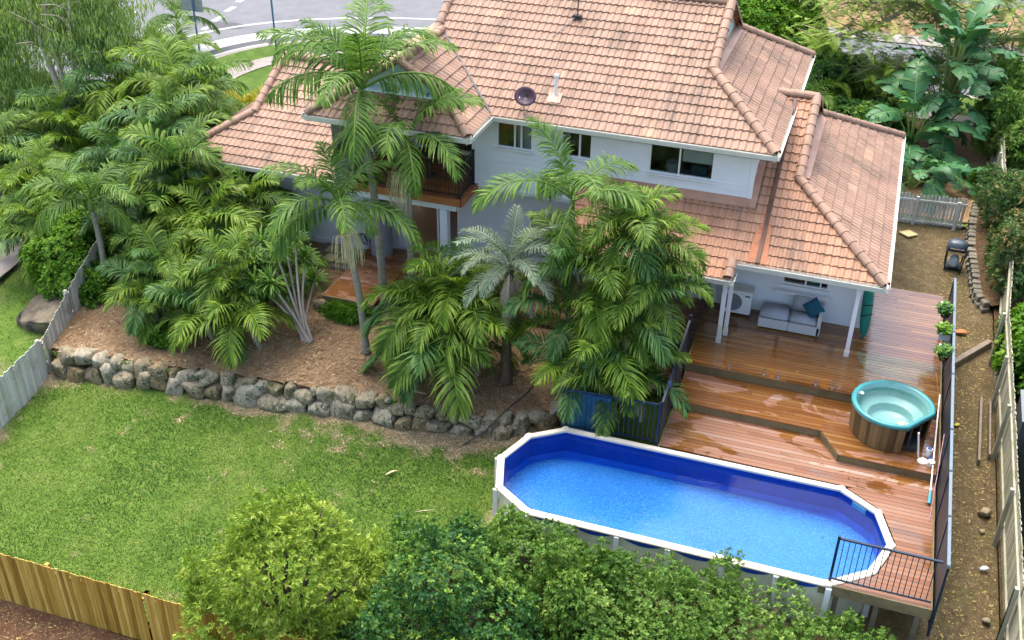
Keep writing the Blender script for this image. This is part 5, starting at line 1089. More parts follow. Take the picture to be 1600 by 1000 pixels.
me = boulder_mesh("rock_outcrop", (.85, 1.15, .48), 517, .2, 4); me.materials.clear(); me.materials.append(plain('dark_mossy_rock', (.085, .072, .05), .95, vary=.6, scale=2.2, dirt=(.22, .18, .115), bump=.8)); o = link("rock_outcrop", me, loc=(-21.9, 21.5, .42), rot=(.1, -.15, .35)); tag(o, "big mossy rock outcrop outside the left paling fence", "rock")
for i, (x, y, z, sx, sy, sz, lab) in enumerate(((-13.95, 23.85, 1.05, .22, .2, .2, "grey rock under the corner of the left deck"), (-12.4, 23.75, 1.0, .2, .18, .16, "small grey rock beneath the left deck edge by the palm"), (2.25, 38.6, 1.3, .5, .28, .2, "long pale rock behind the picket gate"), (-15.1, 20.75, .98, .06, .05, .05, "pebble of pale stone lying on the mulch bed"), (4.35, 21.9, .35, .16, .14, .12, "brown rock at the foot of the right fence"), (4.28, 21.3, .24, .09, .07, .06, "small pale rock on the side path"), (4.35, 18.55, .15, .1, .08, .06, "pale stone near the front of the side path"))):
    o = link("rock", boulder_mesh("rock", (sx, sy, sz), 520+i, .5, 2), loc=(x, y, z), rot=(0, 0, i)); tag(o, lab, "rock")
# small fallen things
def leaf_blade(name, label, cat, loc, L, W, rz, mat, curl=.12, kind=None):
    m = MB(); N = 8
    for i in range(N+1):
        t = i/N; w_ = W*math.sin(math.pi*min(1, .12+t*.86))**.8; z = curl*math.sin(t*3.1)*L*.5+.01
        m.v += [((t-.5)*L, -w_/2+.15*L*t*t, z), ((t-.5)*L, .15*L*t*t, z-.02*W), ((t-.5)*L, w_/2+.15*L*t*t, z)]
    for i in range(N):
        for s_ in (0, 1): m.f.append([i*3+s_, i*3+s_+1, i*3+s_+4, i*3+s_+3]); m.t.append(.7)
    o = link(name, m.mesh(name, mat, smooth=True), loc=loc, rot=(0, 0, rz)); o.modifiers.new("Solidify", 'SOLIDIFY').thickness = .008; tag(o, label, cat); return o
PINKSH = plain("pinkish_palm_sheath", (.58, .45, .36), .8, vary=.15); STRAWC = plain("straw_palm_sheath", (.50, .43, .25), .8, vary=.15)
leaf_blade("palm_sheath", "broad pinkish fallen palm sheath on the mulch", "palm sheath", (-8.62, 21.40, .88), .52, .20, .5, PINKSH)
leaf_blade("palm_sheath", "narrow straw coloured palm sheath on top of the boulders", "palm sheath", (-9.75, 21.05, .86), .55, .10, -.15, STRAWC)
leaf_blade("palm_sheath", "small curled pale sheath upslope of the pinkish one", "palm sheath", (-9.25, 21.95, .93), .34, .08, -.5, STRAWC)
leaf_blade("palm_sheath", "short white upright sliver of sheath on the mulch", "palm sheath", (-8.65, 21.95, .93), .24, .08, 1.5, PINKSH, .3)
leaf_blade("palm_sheath", "pale curved dry leaf lying on the middle of the lawn", "dry leaf", (-9.42, 18.76, .04), .34, .06, .7, STRAWC, .3)
leaf_blade("dry_twig", "thin straw stalk on the lawn beyond the pale tree", "twig", (-8.1, 17.75, .04), .5, .02, .35, STRAWC, .1)
leaf_blade("dry_leaf", "grey white scrap of bark on the lawn beside the pale tree", "bark", (-11.85, 14.4, .04), .26, .09, .2, PINKSH, .3)
leaf_blade("fallen_leaf", "orange dead leaf on the side path", "leaf", (3.75, 29.2, .83), .34, .22, .1, plain("orange_leaf", (.45, .14, .05), .7), .2)
leaf_blade("yellow_leaf", "yellow fallen leaf on the side path by the tub", "leaf", (3.70, 25.0, .50), .16, .11, .6, plain("yellow_leafc", (.52, .44, .06), .7), .2)
leaf_blade("plastic_scrap", "bluish white plastic scrap by the right fence", "litter", (4.33, 20.05, .22), .22, .12, .3, plain("pale_blue_scrap", (.45, .52, .60), .5), .3)
q = MB(); q.tube([(-6.9, 22.4, .98), (-7.0, 21.9, .93), (-7.25, 21.3, .86), (-7.45, 20.95, .70), (-7.7, 20.7, .4), (-8.2, 20.35, .06)], .022, 7); o = q.build("irrigation_pipe", M_DARK); tag(o, "dark pipe trailing from the mulch over the boulders to the lawn", "pipe")
q = MB(); q.tube([(5.08, 20.4, .4), (5.02, 20.9, 1.6), (5.1, 21.6, 2.3)], .02, 6); o = q.build("garden_stake", M_PALEPICKET); tag(o, "thin pale stake leaning on the shed behind the right fence", "stake")
# street signs
for i, (x, y, h, lab) in enumerate(((-28.55, 40.35, 3.6, "blue street sign pole with a grey plate seen from behind"), (-26.6, 43.6, 3.0, "slim blue sign pole on the corner verge behind the tall palm"))):
    d = thing("sign_pole", lab, "street sign", (x, y, 1.2)); q = MB(); q.tube([(x, y, 1.2), (x, y, 1.2+h)], .045, 8); q.build("pole", plain("faded_blue_paint", (.07, .17, .27), .5), d)
    q = MB(); q.box(x-.62, x+.45, y+.04, y+.06, 1.2+h-1.15, 1.2+h-.05) if i == 0 else q.box(x-.2, x+.2, y+.04, y+.06, 1.2+h-.5, 1.2+h-.02); q.build("plate", plain("sign_back", (.30, .33, .33), .5), d)
# ---------------------------------------------------------------- palms
def nrm(a): return a/np.maximum(np.linalg.norm(a, axis=-1, keepdims=True), 1e-9)
def frond_mesh(name, L, n, lmax, e0, bend, mat, vang=.35, droop=.5, wid=.05, seed=0, pet=.16, side_curl=.0, clump=1, rach=.022):
    """an arching feather frond starting at the origin and heading along +X"""
    r = np.random.default_rng(seed); K = 22; s = np.linspace(0, 1, K); ang = e0-bend*s**1.35; ds = L/(K-1)
    px = np.concatenate([[0], np.cumsum(np.cos(ang[:-1])*ds)]); pz = np.concatenate([[0], np.cumsum(np.sin(ang[:-1])*ds)]); py = side_curl*L*s**2
    P = np.stack([px, py, pz], 1); V = []; Q = []; T = []
    rad = rach*(1-.85*s)+.003; off = 0
    ring = []
    for k in range(K):
        a = ang[k]; N = np.array([-math.sin(a), 0, math.cos(a)]); S = np.array([0, 1, 0])
        ring.append([P[k]+S*rad[k], P[k]+N*rad[k]*.8, P[k]-S*rad[k], P[k]-N*rad[k]*.8])
    V.append(np.array(ring).reshape(-1, 3)); a = np.arange(K-1)[:, None]*4
    Q.append(np.concatenate([a+[j, (j+1) % 4, 4+(j+1) % 4, 4+j] for j in range(4)], 0)); T.append(np.full(len(Q[0]), .8)); off = K*4
    for sd in (-1, 1):
        si = np.linspace(pet, .985, n)+r.normal(0, .3/n, n); si = np.clip(si, 0, 1)
        if clump > 1: si = pet+(.985-pet)*(np.floor(np.arange(n)/clump)*clump+(np.arange(n) % clump)*.45)/n
        ai = np.interp(si, s, ang); pi = np.stack([np.interp(si, s, P[:, k]) for k in range(3)], 1)
        Tn = np.stack([np.cos(ai), 0*ai, np.sin(ai)], 1); Nn = np.stack([-np.sin(ai), 0*ai, np.cos(ai)], 1); Sd = np.zeros((n, 3)); Sd[:, 1] = sd
        u = (si-pet)/(1-pet); prof = np.clip(np.sin(math.pi*(.13+.82*u))**.75, .1, 1)
        l = (lmax*prof*(1+r.normal(0, .07, n)))[:, None]; fw = (.35+.75*u+r.normal(0, .06, n))[:, None]; va = (vang+r.normal(0, .10, n))[:, None]
        d0 = nrm(Sd*np.cos(fw)*np.cos(va)+Tn*np.sin(fw)+Nn*np.sin(va)); g = np.array([0, 0, -1.0]); dr = (droop*(1+r.normal(0, .25, n)))[:, None]
        p0 = pi; p1 = p0+d0*l*.34; d1 = nrm(d0+g*dr*.55); p2 = p1+d1*l*.34; d2 = nrm(d1+g*dr*.9); p3 = p2+d2*l*.32
        W = nrm(Tn-d0*(Tn*d0).sum(1, keepdims=True)); W2 = nrm(Tn-d2*(Tn*d2).sum(1, keepdims=True)); h = wid/2
        lv = np.stack([p0-W*h*.5, p0+W*h*.5, p1-W*h, p1+W*h, p2-W2*h*.85, p2+W2*h*.85, p3-W2*h*.12, p3+W2*h*.12], 1)
        V.append(lv.reshape(-1, 3)); b = off+np.arange(n)[:, None]*8
        Q.append(np.concatenate([b+[0, 1, 3, 2], b+[2, 3, 5, 4], b+[4, 5, 7, 6]], 1).reshape(-1, 4)); T.append(np.clip(np.repeat(.47+r.normal(0, .16, n)+.14*(u-.5), 3)+np.tile([-.10, .02, .20], n), 0, 1)); off += n*8
    return mesh_np(name, np.concatenate(V), np.concatenate(Q), mat, np.concatenate(T))

ANG = [(1.25, .75), (1.05, 1.25), (.82, 1.60), (.55, 1.75), (.22, 1.45), (-.18, 1.05)]
def frond_set(L, n, lmax, mat, seed, **kw):
    out = []
    for k, (e, b) in enumerate(ANG):
        out.append([frond_mesh("frond", L*(.92 if k == 0 else 1), n, lmax, e+.06*j, b*(1+.1*j), mat, seed=seed+k*3+j, side_curl=(-.10+.2*j), **kw) for j in (0, 1)])
    return out
FS_CANE = frond_set(1.0, 38, .39, L_PALM, 100, vang=.42, droop=.75, wid=.023, rach=.011)
FS_CANE2 = frond_set(1.0, 36, .38, L_KING, 130, vang=.25, droop=.9, wid=.024, rach=.011)
FS_LIME = frond_set(1.0, 38, .38, L_LIME, 160, vang=.4, droop=.75, wid=.024, rach=.011)
FS_DEEP = frond_set(1.0, 38, .39, L_DEEP, 180, vang=.3, droop=.9, wid=.024, rach=.011)
FS_KING = frond_set(1.0, 46, .28, L_KING, 200, vang=.12, droop=.62, wid=.0175, rach=.013)
FS_KINGH = frond_set(1.0, 46, .31, L_KING, 260, vang=-.25, droop=1.25, wid=.0175, rach=.013)
FS_GREY = frond_set(1.0, 60, .20, L_GREYPALM, 300, vang=.2, droop=.35, wid=.010, clump=3, rach=.012)
FS_YELL = frond_set(1.0, 40, .32, L_YELLOWPALM, 400, vang=.5, droop=.45, wid=.026, rach=.011)
FS_DEAD = [frond_mesh("frond", 1.0, 40, .24, -.6, .85, L_DEAD, vang=-.3, droop=1.6, wid=.014, seed=440+j, rach=.012) for j in range(3)]
PALM_N = 0
def add_fronds(root, c, n, size, fs, ages=(0, 5), seed=0, dead=0, spread=.06, azs=None):
    """fronds as parts around crown point c (local to root)"""
    r = random.Random(seed); out = []
    for i in range(n):
        t = (i+.5)/n; k = ages[0]+t*(ages[1]-ages[0]); k = int(min(5, max(0, round(k+r.uniform(-.35, .35)))))
        f_ = fs; q = r.random()
        if fs is FS_CANE or fs is FS_CANE2: f_ = FS_LIME if q < .24 else FS_DEEP if q > .80 else fs
        me = r.choice(f_[k]); a = i*2.39996+seed*.7+r.uniform(-.25, .25) if azs is None else azs[i]
        o = link("frond", me, root, loc=(c[0]+r.uniform(-spread, spread), c[1]+r.uniform(-spread, spread), c[2]-t*.10), rot=(r.uniform(-.16, .16), r.uniform(-.10, .10), a), scale=size*r.uniform(.78, 1.14)*(.8 if k == 0 else 1), local=True); out.append(o)
    for i in range(dead):
        o = link("frond", r.choice(FS_DEAD), root, loc=(c[0], c[1], c[2]-.15), rot=(0, r.uniform(0, .3), r.uniform(0, 6.28)), scale=size*r.uniform(.6, .8), local=True, label="dry grey hanging frond")
    return out
def trunk_mesh(name, pts, r0, r1, mat, rings=.11, n=10):
    P = smooth_line3(pts, 10); L = np.concatenate([[0], np.cumsum(np.linalg.norm(np.diff(P, axis=0), axis=1))]); K = max(6, int(L[-1]/(rings/3)))
    s = np.linspace(0, L[-1], K); Q = np.stack([np.interp(s, L, P[:, k]) for k in range(3)], 1); t = s/L[-1]
    rad = (r0+(r1-r0)*t**.6)*(1+.05*((np.arange(K) % 3) == 0)) + .35*r0*np.exp(-s/.18)
    return MB().tube([Vector(q) for q in Q], list(rad), n).mesh(name, mat, smooth=True)
def smooth_line3(pts, n=8):
    p = np.array(pts, float)
    if len(p) < 3: return np.linspace(p[0], p[-1], n+1)
    p = np.vstack([2*p[0]-p[1], p, 2*p[-1]-p[-2]]); out = []
    for i in range(1, len(p)-2):
        for k in range(n):
            t = k/n; a, b, c, d = p[i-1], p[i], p[i+1], p[i+2]; out.append(.5*((2*b)+(c-a)*t+(2*a-5*b+4*c-d)*t*t+(3*b-a-3*c+d)*t**3))
    out.append(p[-2]); return np.array(out)
def flower_stalk(root, c, az, size, seed):
    r = np.random.default_rng(seed); m = MB(); c = Vector(c)
    for k in range(60):
        a = az+r.normal(0, .75); l = size*r.uniform(.55, 1.1); d = Vector((math.cos(a), math.sin(a), .25)); p0 = c+d*.08; p1 = c+d*(.12+.35*l*r.random()); p1.z += .0; p2 = p1+Vector((d.x*.12, d.y*.12, -l*.5)); p3 = p2+Vector((0, 0, -l*.45))
        m.tube([p0, p1, p2, p3], [.009, .008, .007, .004], 4, caps=False, tint=r.random())
    link("flower_stalk", m.mesh("flower_stalk", M_CREAMFLOWER), root, local=True)
def king_palm(label, base, top, n, size, seed, lean=(0, 0), fs=None, fsh=None, shaft=.95, r0=.12, dead=0, flower=None, azs=None, name="king_palm", ages=(0, 4.6), group=None, bark=None, shaftmat=None):
    root = thing(name, label, "palm tree", base, group); h = top[2]-base[2]; dx, dy = top[0]-base[0], top[1]-base[1]
    mid = (dx*.5+lean[0], dy*.5+lean[1], h*.5); q = (dx*.93+lean[0]*.2, dy*.93+lean[1]*.2, h-shaft)
    link("trunk", trunk_mesh("trunk", [(0, 0, -.15), (dx*.2+lean[0]*.6, dy*.2+lean[1]*.6, h*.22), mid, q], r0, r0*.72, bark or M_BARK), root, local=True)
    if shaft > .1:
        m = MB(); P = [Vector(q)+(Vector((dx, dy, h))-Vector(q))*t for t in np.linspace(0, 1, 9)]; m.tube(P, [r0*.74, r0*.98, r0*1.02, r0*.96, r0*.86, r0*.76, r0*.66, r0*.56, r0*.4], 12); link("crownshaft", m.mesh("crownshaft", shaftmat or M_SHAFT, smooth=True), root, local=True)
    k = n//2; add_fronds(root, (dx, dy, h), n-n//3, size, fs or FS_KING, (ages[0], ages[1]-.8), seed, dead, azs=None if azs is None else azs[:n-n//3]); add_fronds(root, (dx, dy, h-.08), n//3, size, fsh or FS_KINGH, (2.5, ages[1]), seed+50, azs=None if azs is None else azs[n-n//3:])
    if flower is not None: flower_stalk(root, (q[0], q[1], q[2]+.02), flower[0], flower[1], seed)
    return root
def clump_palm(label, base, heads, size, seed, fs=None, nf=9, dead=0, name="cane_palm", group=None, ages=(0, 5)):
    """several thin stems from one base, each with a head of fronds; heads local (x,y,z)"""
    root = thing(name, label, "palm tree", base, group); r = random.Random(seed)
    for i, h in enumerate(heads):
        if h[2] > .35:
            b = (h[0]*.25+r.uniform(-.12, .12), h[1]*.25+r.uniform(-.12, .12), -.1)
            link("stem", trunk_mesh("stem", [b, (h[0]*.45, h[1]*.45, h[2]*.5), (h[0], h[1], h[2])], .05, .035, M_BARK, n=7), root, local=True)
        add_fronds(root, h, nf, size*r.uniform(.88, 1.1), fs or FS_CANE, ages, seed*7+i, dead if i % 2 == 0 else 0)
    return root
PH = math.pi
king_palm("tallest palm, ringed grey trunk beside the left deck, crown over the roof", (-12.15, 24.36, 1.0), (-12.45, 24.3, 7.75), 13, 3.0, 1, (.08, -.05), r0=.13, shaft=1.3, dead=0, ages=(0, 3.0))
king_palm("palm with bright green crownshaft in front of the balcony", (-11.46, 24.81, 1.0), (-11.45, 24.72, 6.35), 11, 2.5, 2, (.05, -.08), r0=.12, shaft=1.15, flower=(-2.1, 1.1), dead=0, ages=(0, 3.9))
king_palm("shorter palm with cream flower tassel leaning over the mulch", (-11.83, 22.40, 1.0), (-12.35, 22.45, 5.30), 11, 2.35, 3, (.10, 0), r0=.11, shaft=.95, flower=(-.35, 1.05))
king_palm("slim palm rising behind the big clump in front of the windows", (-6.39, 23.47, 1.0), (-6.42, 23.45, 6.0), 9, 2.6, 4, (0, 0), r0=.085, shaft=.8, flower=None)
king_palm("grey leaved palm with dark ragged trunk and drooping dead fronds", (-7.77, 22.47, .95), (-7.72, 22.55, 4.3), 20, 2.0, 5, (0, 0), fs=FS_GREY, fsh=FS_GREY, shaft=0, r0=.15, dead=7, name="grey_palm", bark=M_DARKBARK)
king_palm("single trunk palm with long drooping fronds above the left shrub", (-20.45, 22.6, 1.0), (-20.5, 22.75, 3.9), 14, 2.1, 6, (.1, 0), r0=.10, shaft=.4)
king_palm("street palm with orange tinged shaft beside the road corner", (-30.5, 42.2, 1.2), (-30.75, 42.1, 2.75), 12, 2.3, 7, r0=.14, shaft=1.1)
clump_palm("low bushy palm clump with many bright fronds in the middle of the mulch", (-9.35, 22.2, .95), [(0, 0, 1.5), (.5, .25, 1.9), (-.55, .25, 1.7), (.1, .7, 2.3), (-.25, -.3, .9), (.4, -.2, 1.1)], 1.95, 11, nf=10, dead=3)
C2H = [(x*1.08, y, z*1.14+.15) for x, y, z in [(.0, -.1, 1.5), (-.95, .35, 2.0), (.45, .55, 2.4), (-.35, .75, 3.0), (.75, .85, 3.1), (-.1, 1.2, 3.7), (.75, 1.15, 3.7), (-.75, -.25, 1.0), (.85, -.1, 1.1), (-1.0, .95, 3.0), (.3, -.45, .8), (.35, .15, 1.9), (.1, 1.3, 4.0), (1.0, .6, 2.9)]]
clump_palm("biggest palm clump, dense green fronds beside the wet deck", (-5.05, 22.0, .85), C2H, 1.70, 12, nf=9, dead=2)
clump_palm("dark leafy palm clump behind the boulder wall, nearest the left fence", (-17.9, 21.6, 1.0), [(-.3, .1, .9), (.4, .2, 1.2), (0, .6, 1.6), (.2, -.3, .6)], 1.45, 13, nf=9, dead=1)
clump_palm("broad low palm clump drooping over the middle of the boulder wall", (-15.75, 21.5, 1.0), [(-.5, .2, 1.3), (.35, .3, 1.5), (0, .75, 2.0), (-.2, -.25, .8), (.75, -.1, 1.0)], 1.65, 14, nf=10, dead=2)
J = [(-23.2, 31.6, 5.0, 2.1, "feather leafed palm rising tallest at the back of the thicket", FS_CANE2, 12), (-25.6, 30.6, 4.4, 2.0, "broad palm right beside the gum tree trunks", FS_CANE, 12), (-26.8, 29.2, 3.6, 1.9, "palm screening the street left of the gum tree trunks", FS_CANE2, 12), (-27.6, 26.6, 3.2, 1.9, "palm at the left edge beside the lower footpath", FS_CANE, 12), (-25.2, 33.6, 4.2, 1.9, "palm standing in front of the dark round shrub", FS_CANE, 11), (-20.9, 29.6, 5.0, 1.9, "palm with raised fronds just left of the low roof hip", FS_CANE2, 11),
     (-17.5, 24.0, 3.2, 1.75, "palm with lime green young fronds behind the low boulder wall clumps", FS_LIME, 13), (-19.6, 25.4, 3.9, 1.9, "palm with big arching dark fronds in the middle of the left thicket", FS_DEEP, 13), (-22.0, 29.6, 4.9, 2.1, "palm with stiff yellowish fronds at the back of the left thicket", FS_LIME, 11),
     (-20.7, 26.6, 4.7, 2.0, "palm whose fronds brush the left roof corner", FS_DEEP, 11), (-24.6, 25.3, 3.4, 1.7, "pale yellow green palm at the far left of the thicket", FS_LIME, 10), (-23.6, 23.8, 2.4, 1.6, "palm drooping over the left shrub beside the path", FS_CANE2, 10),
     (-22.4, 26.6, 3.7, 1.8, "dark palm standing under the gum tree trunks", FS_DEEP, 11), (-16.9, 25.4, 3.5, 1.7, "palm in front of the left ground floor wall", FS_CANE2, 11), (-20.6, 24.4, 3.1, 1.6, "palm between the drooping palm and the boulder wall clumps", FS_CANE, 11), (-16.4, 23.6, 2.7, 1.5, "palm with pale dead frond beside the spiky leaved plant", FS_CANE, 11),
     (-25.6, 28.6, 3.1, 1.6, "palm with orange tipped fronds near the street footpath", FS_LIME, 10), (-18.6, 23.0, 2.5, 1.5, "palm above the dark boulder wall clump", FS_CANE, 11), (-21.0, 27.6, 4.6, 1.9, "palm with upright fan like fronds behind the arching palm", FS_CANE, 10), (-15.3, 24.6, 2.4, 1.3, "small palm close to the yellow pavers", FS_CANE2, 9), (-23.6, 31.4, 3.4, 1.7, "palm at the back of the thicket beside the round shrub", FS_CANE2, 10), (-18.9, 25.0, 4.6, 2.0, "palm against the left end of the low roof", FS_CANE, 10)]
for i, (x, y, z, s_, lab, fs, nf) in enumerate(J):
    clump_palm(lab, (x, y, 1.05), [(0, 0, z-1.05-.25), (.35, -.25, (z-1.05)*.62), (-.35, -.3, (z-1.05)*.50)], s_, 30+i, fs=fs, nf=nf-2, dead=1 if i % 4 == 1 else 0, name="garden_palm", group=None)
clump_palm("golden yellow palm glowing behind the left low roof", (-22.6, 34.6, 1.2), [(0, 0, .9), (.5, .3, .7), (-.5, .1, .6)], 1.25, 60, fs=FS_YELL, nf=10, name="golden_palm")
clump_palm("small palm behind the right roof ridge under feathery branches", (-.9, 43.0, 1.2), [(0, 0, 1.3), (.3, .5, .9)], 1.6, 61, fs=FS_CANE2, nf=10, name="garden_palm")
clump_palm("palm with lime fronds tucked between right roof and tall dark tree", (-2.2, 41.5, 1.2), [(0, 0, 1.6), (-.5, .4, 1.2)], 1.5, 62, fs=FS_CANE, nf=9, name="garden_palm")

# ---------------------------------------------------------------- strap-leaved plant
def strap_head(n, L, W, seed):
    r = np.random.default_rng(seed); z = r.uniform(-.25, 1, n); a = r.random(n)*6.283; c = np.sqrt(1-z*z); d = np.stack([np.cos(a)*c, np.sin(a)*c, z], 1); S = np.stack([-np.sin(a), np.cos(a), 0*a], 1)
    l = (L*r.uniform(.75, 1.1, n))[:, None]; g = np.array([0, 0, -1.]); p0 = d*.03; p1 = p0+d*l*.45; d1 = nrm(d+g*.35); p2 = p1+d1*l*.35; d2 = nrm(d1+g*.7); p3 = p2+d2*l*.2
    V = np.stack([p0-S*W*.3, p0+S*W*.3, p1-S*W*.5, p1+S*W*.5, p2-S*W*.4, p2+S*W*.4, p3-S*W*.05, p3+S*W*.05], 1).reshape(-1, 3); b = np.arange(n)[:, None]*8
    return mesh_np("leaf_head", V, np.concatenate([b+[0, 1, 3, 2], b+[2, 3, 5, 4], b+[4, 5, 7, 6]], 1).reshape(-1, 4), L_STRAP, np.repeat(r.random(n), 3))
D = thing("spiky_leaved_plant", "branching plant with pale stems and spiky rosettes beside the left deck", "plant", (-13.55, 22.2, 1.0)); SH = [strap_head(75, .52, .050, 700+i) for i in range(3)]
for i, (x, y, z) in enumerate([(-15.2, 23.1, 3.3), (-14.5, 22.66, 3.3), (-14.28, 21.9, 2.8), (-14.72, 21.8, 2.8), (-14.18, 23.17, 3.5), (-13.95, 23.2, 2.9), (-14.8, 23.6, 3.5), (-15.0, 22.3, 3.0), (-15.1, 23.0, 2.4), (-14.4, 22.9, 2.2), (-13.9, 23.5, 2.1)]):
    h = (x+13.55, y-22.2, z-1.0); link("stem", trunk_mesh("stem", [(.1*(i % 3)-.1, .08*(i % 2), -.1), (h[0]*.35-.05, h[1]*.3, h[2]*.45), h], .05, .028, M_GUMBARK, n=7), D, local=True); link("leaf_head", SH[i % 3], D, loc=h, rot=(0, 0, i), scale=.9+.05*(i % 4), local=True)

# ---------------------------------------------------------------- leafy shrubs and trees
def leaf_cloud(P, Nr, leaves, L, W, seed, fold=.3, open_=.85, hue=None, tip=0.0):
    """rosettes of leaves at P facing Nr"""
    r = np.random.default_rng(seed); n = len(P); a = r.random((n, leaves))*6.283; ref = np.where(np.abs(Nr[:, 2:3]) > .9, np.array([[1., 0, 0]]), np.array([[0, 0, 1.]]))
    X = nrm(np.cross(Nr, ref)); Y = np.cross(Nr, X); op = open_+r.normal(0, .25, (n, leaves))
    d = (X[:, None]*np.cos(a)[..., None]+Y[:, None]*np.sin(a)[..., None])*np.sin(op)[..., None]+Nr[:, None]*np.cos(op)[..., None]; d = nrm(d); S = nrm(np.cross(d, Nr[:, None]+1e-3))
    l = (L*r.uniform(.6, 1.15, (n, leaves)))[..., None]; w_ = (W*r.uniform(.75, 1.15, (n, leaves)))[..., None]; U = nrm(np.cross(S, d)); base = P[:, None]+Nr[:, None]*(r.random((n, leaves))[..., None]-.5)*L*.8
    p1 = base+d*l*.5; p2 = base+d*l-np.array([0, 0, 1.])*l*.15
    V = np.stack([base, p1-S*w_*.5+U*w_*fold*.5, p2, p1+S*w_*.5+U*w_*fold*.5], 2).reshape(-1, 3); Q = (np.arange(n*leaves)[:, None]*4+[0, 1, 2, 3])
    hv = np.clip((r.normal(.42, .16, n) if hue is None else hue)[:, None]+r.normal(0, .10, (n, leaves)), 0, 1)
    return V, Q, hv.ravel()
def crown_points(lobes, n, seed, depth=.35, flat=1.0):
    """points through the outer shell of overlapping lobes (x,y,z,rx,ry,rz)"""
    r = np.random.default_rng(seed); lb = np.array(lobes, float); vol = (lb[:, 3]*lb[:, 4]+lb[:, 4]*lb[:, 5]+lb[:, 3]*lb[:, 5]); k = r.choice(len(lb), n, p=vol/vol.sum())
    d = nrm(r.normal(size=(n, 3))); rr = 1-depth*r.random(n)**2; rr *= 1+.10*np.sin(d[:, 0]*7+k)+.08*np.sin(d[:, 1]*9+2*k)
    P = lb[k, :3]+d*lb[k, 3:]*rr[:, None]; N_ = nrm(d/lb[k, 3:]+np.array([0, 0, .35])); inside = np.zeros(n, bool)
    for L in lb: inside |= (((P-L[:3])/L[3:])**2).sum(1) < .42
    return P[~inside], N_[~inside]
def lobes_for(c, rad, n, seed, size=.5):
    r = np.random.default_rng(seed); out = [(*c, rad[0]*.78, rad[1]*.78, rad[2]*.78)]
    for i in range(n):
        z = r.uniform(-.45, 1); a = r.random()*6.283; q = math.sqrt(max(0, 1-z*z)); s_ = size*r.uniform(.6, 1.1); out.append((c[0]+rad[0]*.72*q*math.cos(a), c[1]+rad[1]*.72*q*math.sin(a), c[2]+rad[2]*.72*z, rad[0]*s_, rad[1]*s_, rad[2]*s_))
    return out
def leafy(name, label, cat, base, lobes, mat, clusters, leaves, L, W, seed, bark=None, tip_light=0., open_=.85, group=None, stems=5, extra=None, trunk_r=.07, shoots=0, shoot_size=1., depth=.42):
    root = thing(name, label, cat, base, group); r = np.random.default_rng(seed); lobes = list(lobes)
    for i in range(shoots):
        l = lobes[int(r.integers(0, len(lobes)))]; d = nrm(r.normal(size=3)*np.array([1, 1, .8])+np.array([0, -.2, .5])); q = r.uniform(.16, .30)*shoot_size; lobes.append((l[0]+d[0]*l[3]*1.02, l[1]+d[1]*l[4]*1.02, l[2]+d[2]*l[5]*1.02, q, q, q*1.5))
    P, N_ = crown_points(lobes, clusters, seed, depth)
    clump = fbm(P[:, 0]*1.7+40, P[:, 1]*1.7+P[:, 2]*1.1+40, seed % 17); hue = np.clip(.28+.46*(clump-.5)*2+tip_light*(r.random(len(P)) < .28)*r.random(len(P))*.9+r.normal(0, .08, len(P))+.12, 0, 1)
    V, Q, T = leaf_cloud(P, N_, leaves, L, W, seed, open_=open_, hue=hue); link("crown" if cat == "tree" else "foliage", mesh_np("crown", V, Q, mat, T), root)
    m = MB(); b = Vector(base)
    for i in range(min(stems, len(lobes))):
        l = lobes[i]; e = Vector(l[:3]); mid = b+(e-b)*.5+Vector((random.uniform(-.15, .15), random.uniform(-.15, .15), .1)); m.tube([b+Vector((0, 0, -.1)), mid, e, e+(e-mid)*.5], [trunk_r, trunk_r*.7, trunk_r*.4, trunk_r*.15], 7)
        for j in range(4): d = Vector(nrm(np.random.default_rng(seed+i*9+j).normal(size=3))); m.tube([e, e+Vector((d.x*l[3], d.y*l[4], abs(d.z)*l[5]))*.8], [trunk_r*.3, trunk_r*.08], 5)
    link("trunk" if cat == "tree" else "stem", m.mesh("trunk", bark or M_DARKBARK, smooth=True), root)
    return root
# front of the lawn
leafy("pale_green_tree", "bushy lime green tree standing over the pine fence", "tree", (-9.25, 13.3, 0), [(-9.05, 13.3, 1.7, 1.5, 1.3, 1.5), (-7.95, 13.4, 1.7, .8, .8, .8), (-8.7, 13.9, 2.6, .7, .6, .55), (-10.2, 13.2, 1.2, .85, .8, .9), (-8.3, 13.6, 1.4, .9, .8, .9), (-9.5, 14.1, 2.2, .75, .7, .75), (-9.0, 12.7, 2.2, .9, .8, .8), (-9.9, 13.7, 2.1, .6, .6, .65), (-8.5, 12.6, 1.1, .9, .8, .9), (-10.1, 12.4, .8, .9, .8, .9), (-9.6, 13.3, 2.9, .6, .55, .5), (-8.4, 13.9, 2.0, .55, .55, .5), (-9.3, 12.2, .6, 1.2, .8, .9)], L_PALETREE, 9500, 7, .135, .040, 801, tip_light=.55, open_=.7, stems=8, shoots=55, depth=.5)
leafy("dark_green_tree", "dense dark green shrub tree at the front beside the lime tree", "tree", (-5.9, 13.7, -.2), [(-6.0, 14.0, 1.6, 1.35, 1.35, 1.35), (-6.9, 13.7, 1.3, .8, .8, .8), (-6.3, 15.0, 1.6, .8, .75, .75), (-5.0, 13.6, 1.7, 1.0, .95, .95), (-6.3, 13.0, 1.2, 1.1, .9, 1.0), (-5.2, 12.6, 1.0, 1.2, .9, 1.0), (-5.4, 14.8, 1.7, .8, .7, .7), (-6.7, 12.7, .8, .85, .7, .9), (-6.0, 13.6, 2.5, .8, .75, .55), (-6.9, 14.5, 1.5, .55, .55, .5), (-4.3, 12.9, 1.2, .9, .9, .9)], L_DARKTREE, 14000, 8, .095, .046, 802, tip_light=.75, open_=.95, stems=7, shoots=60, depth=.5)
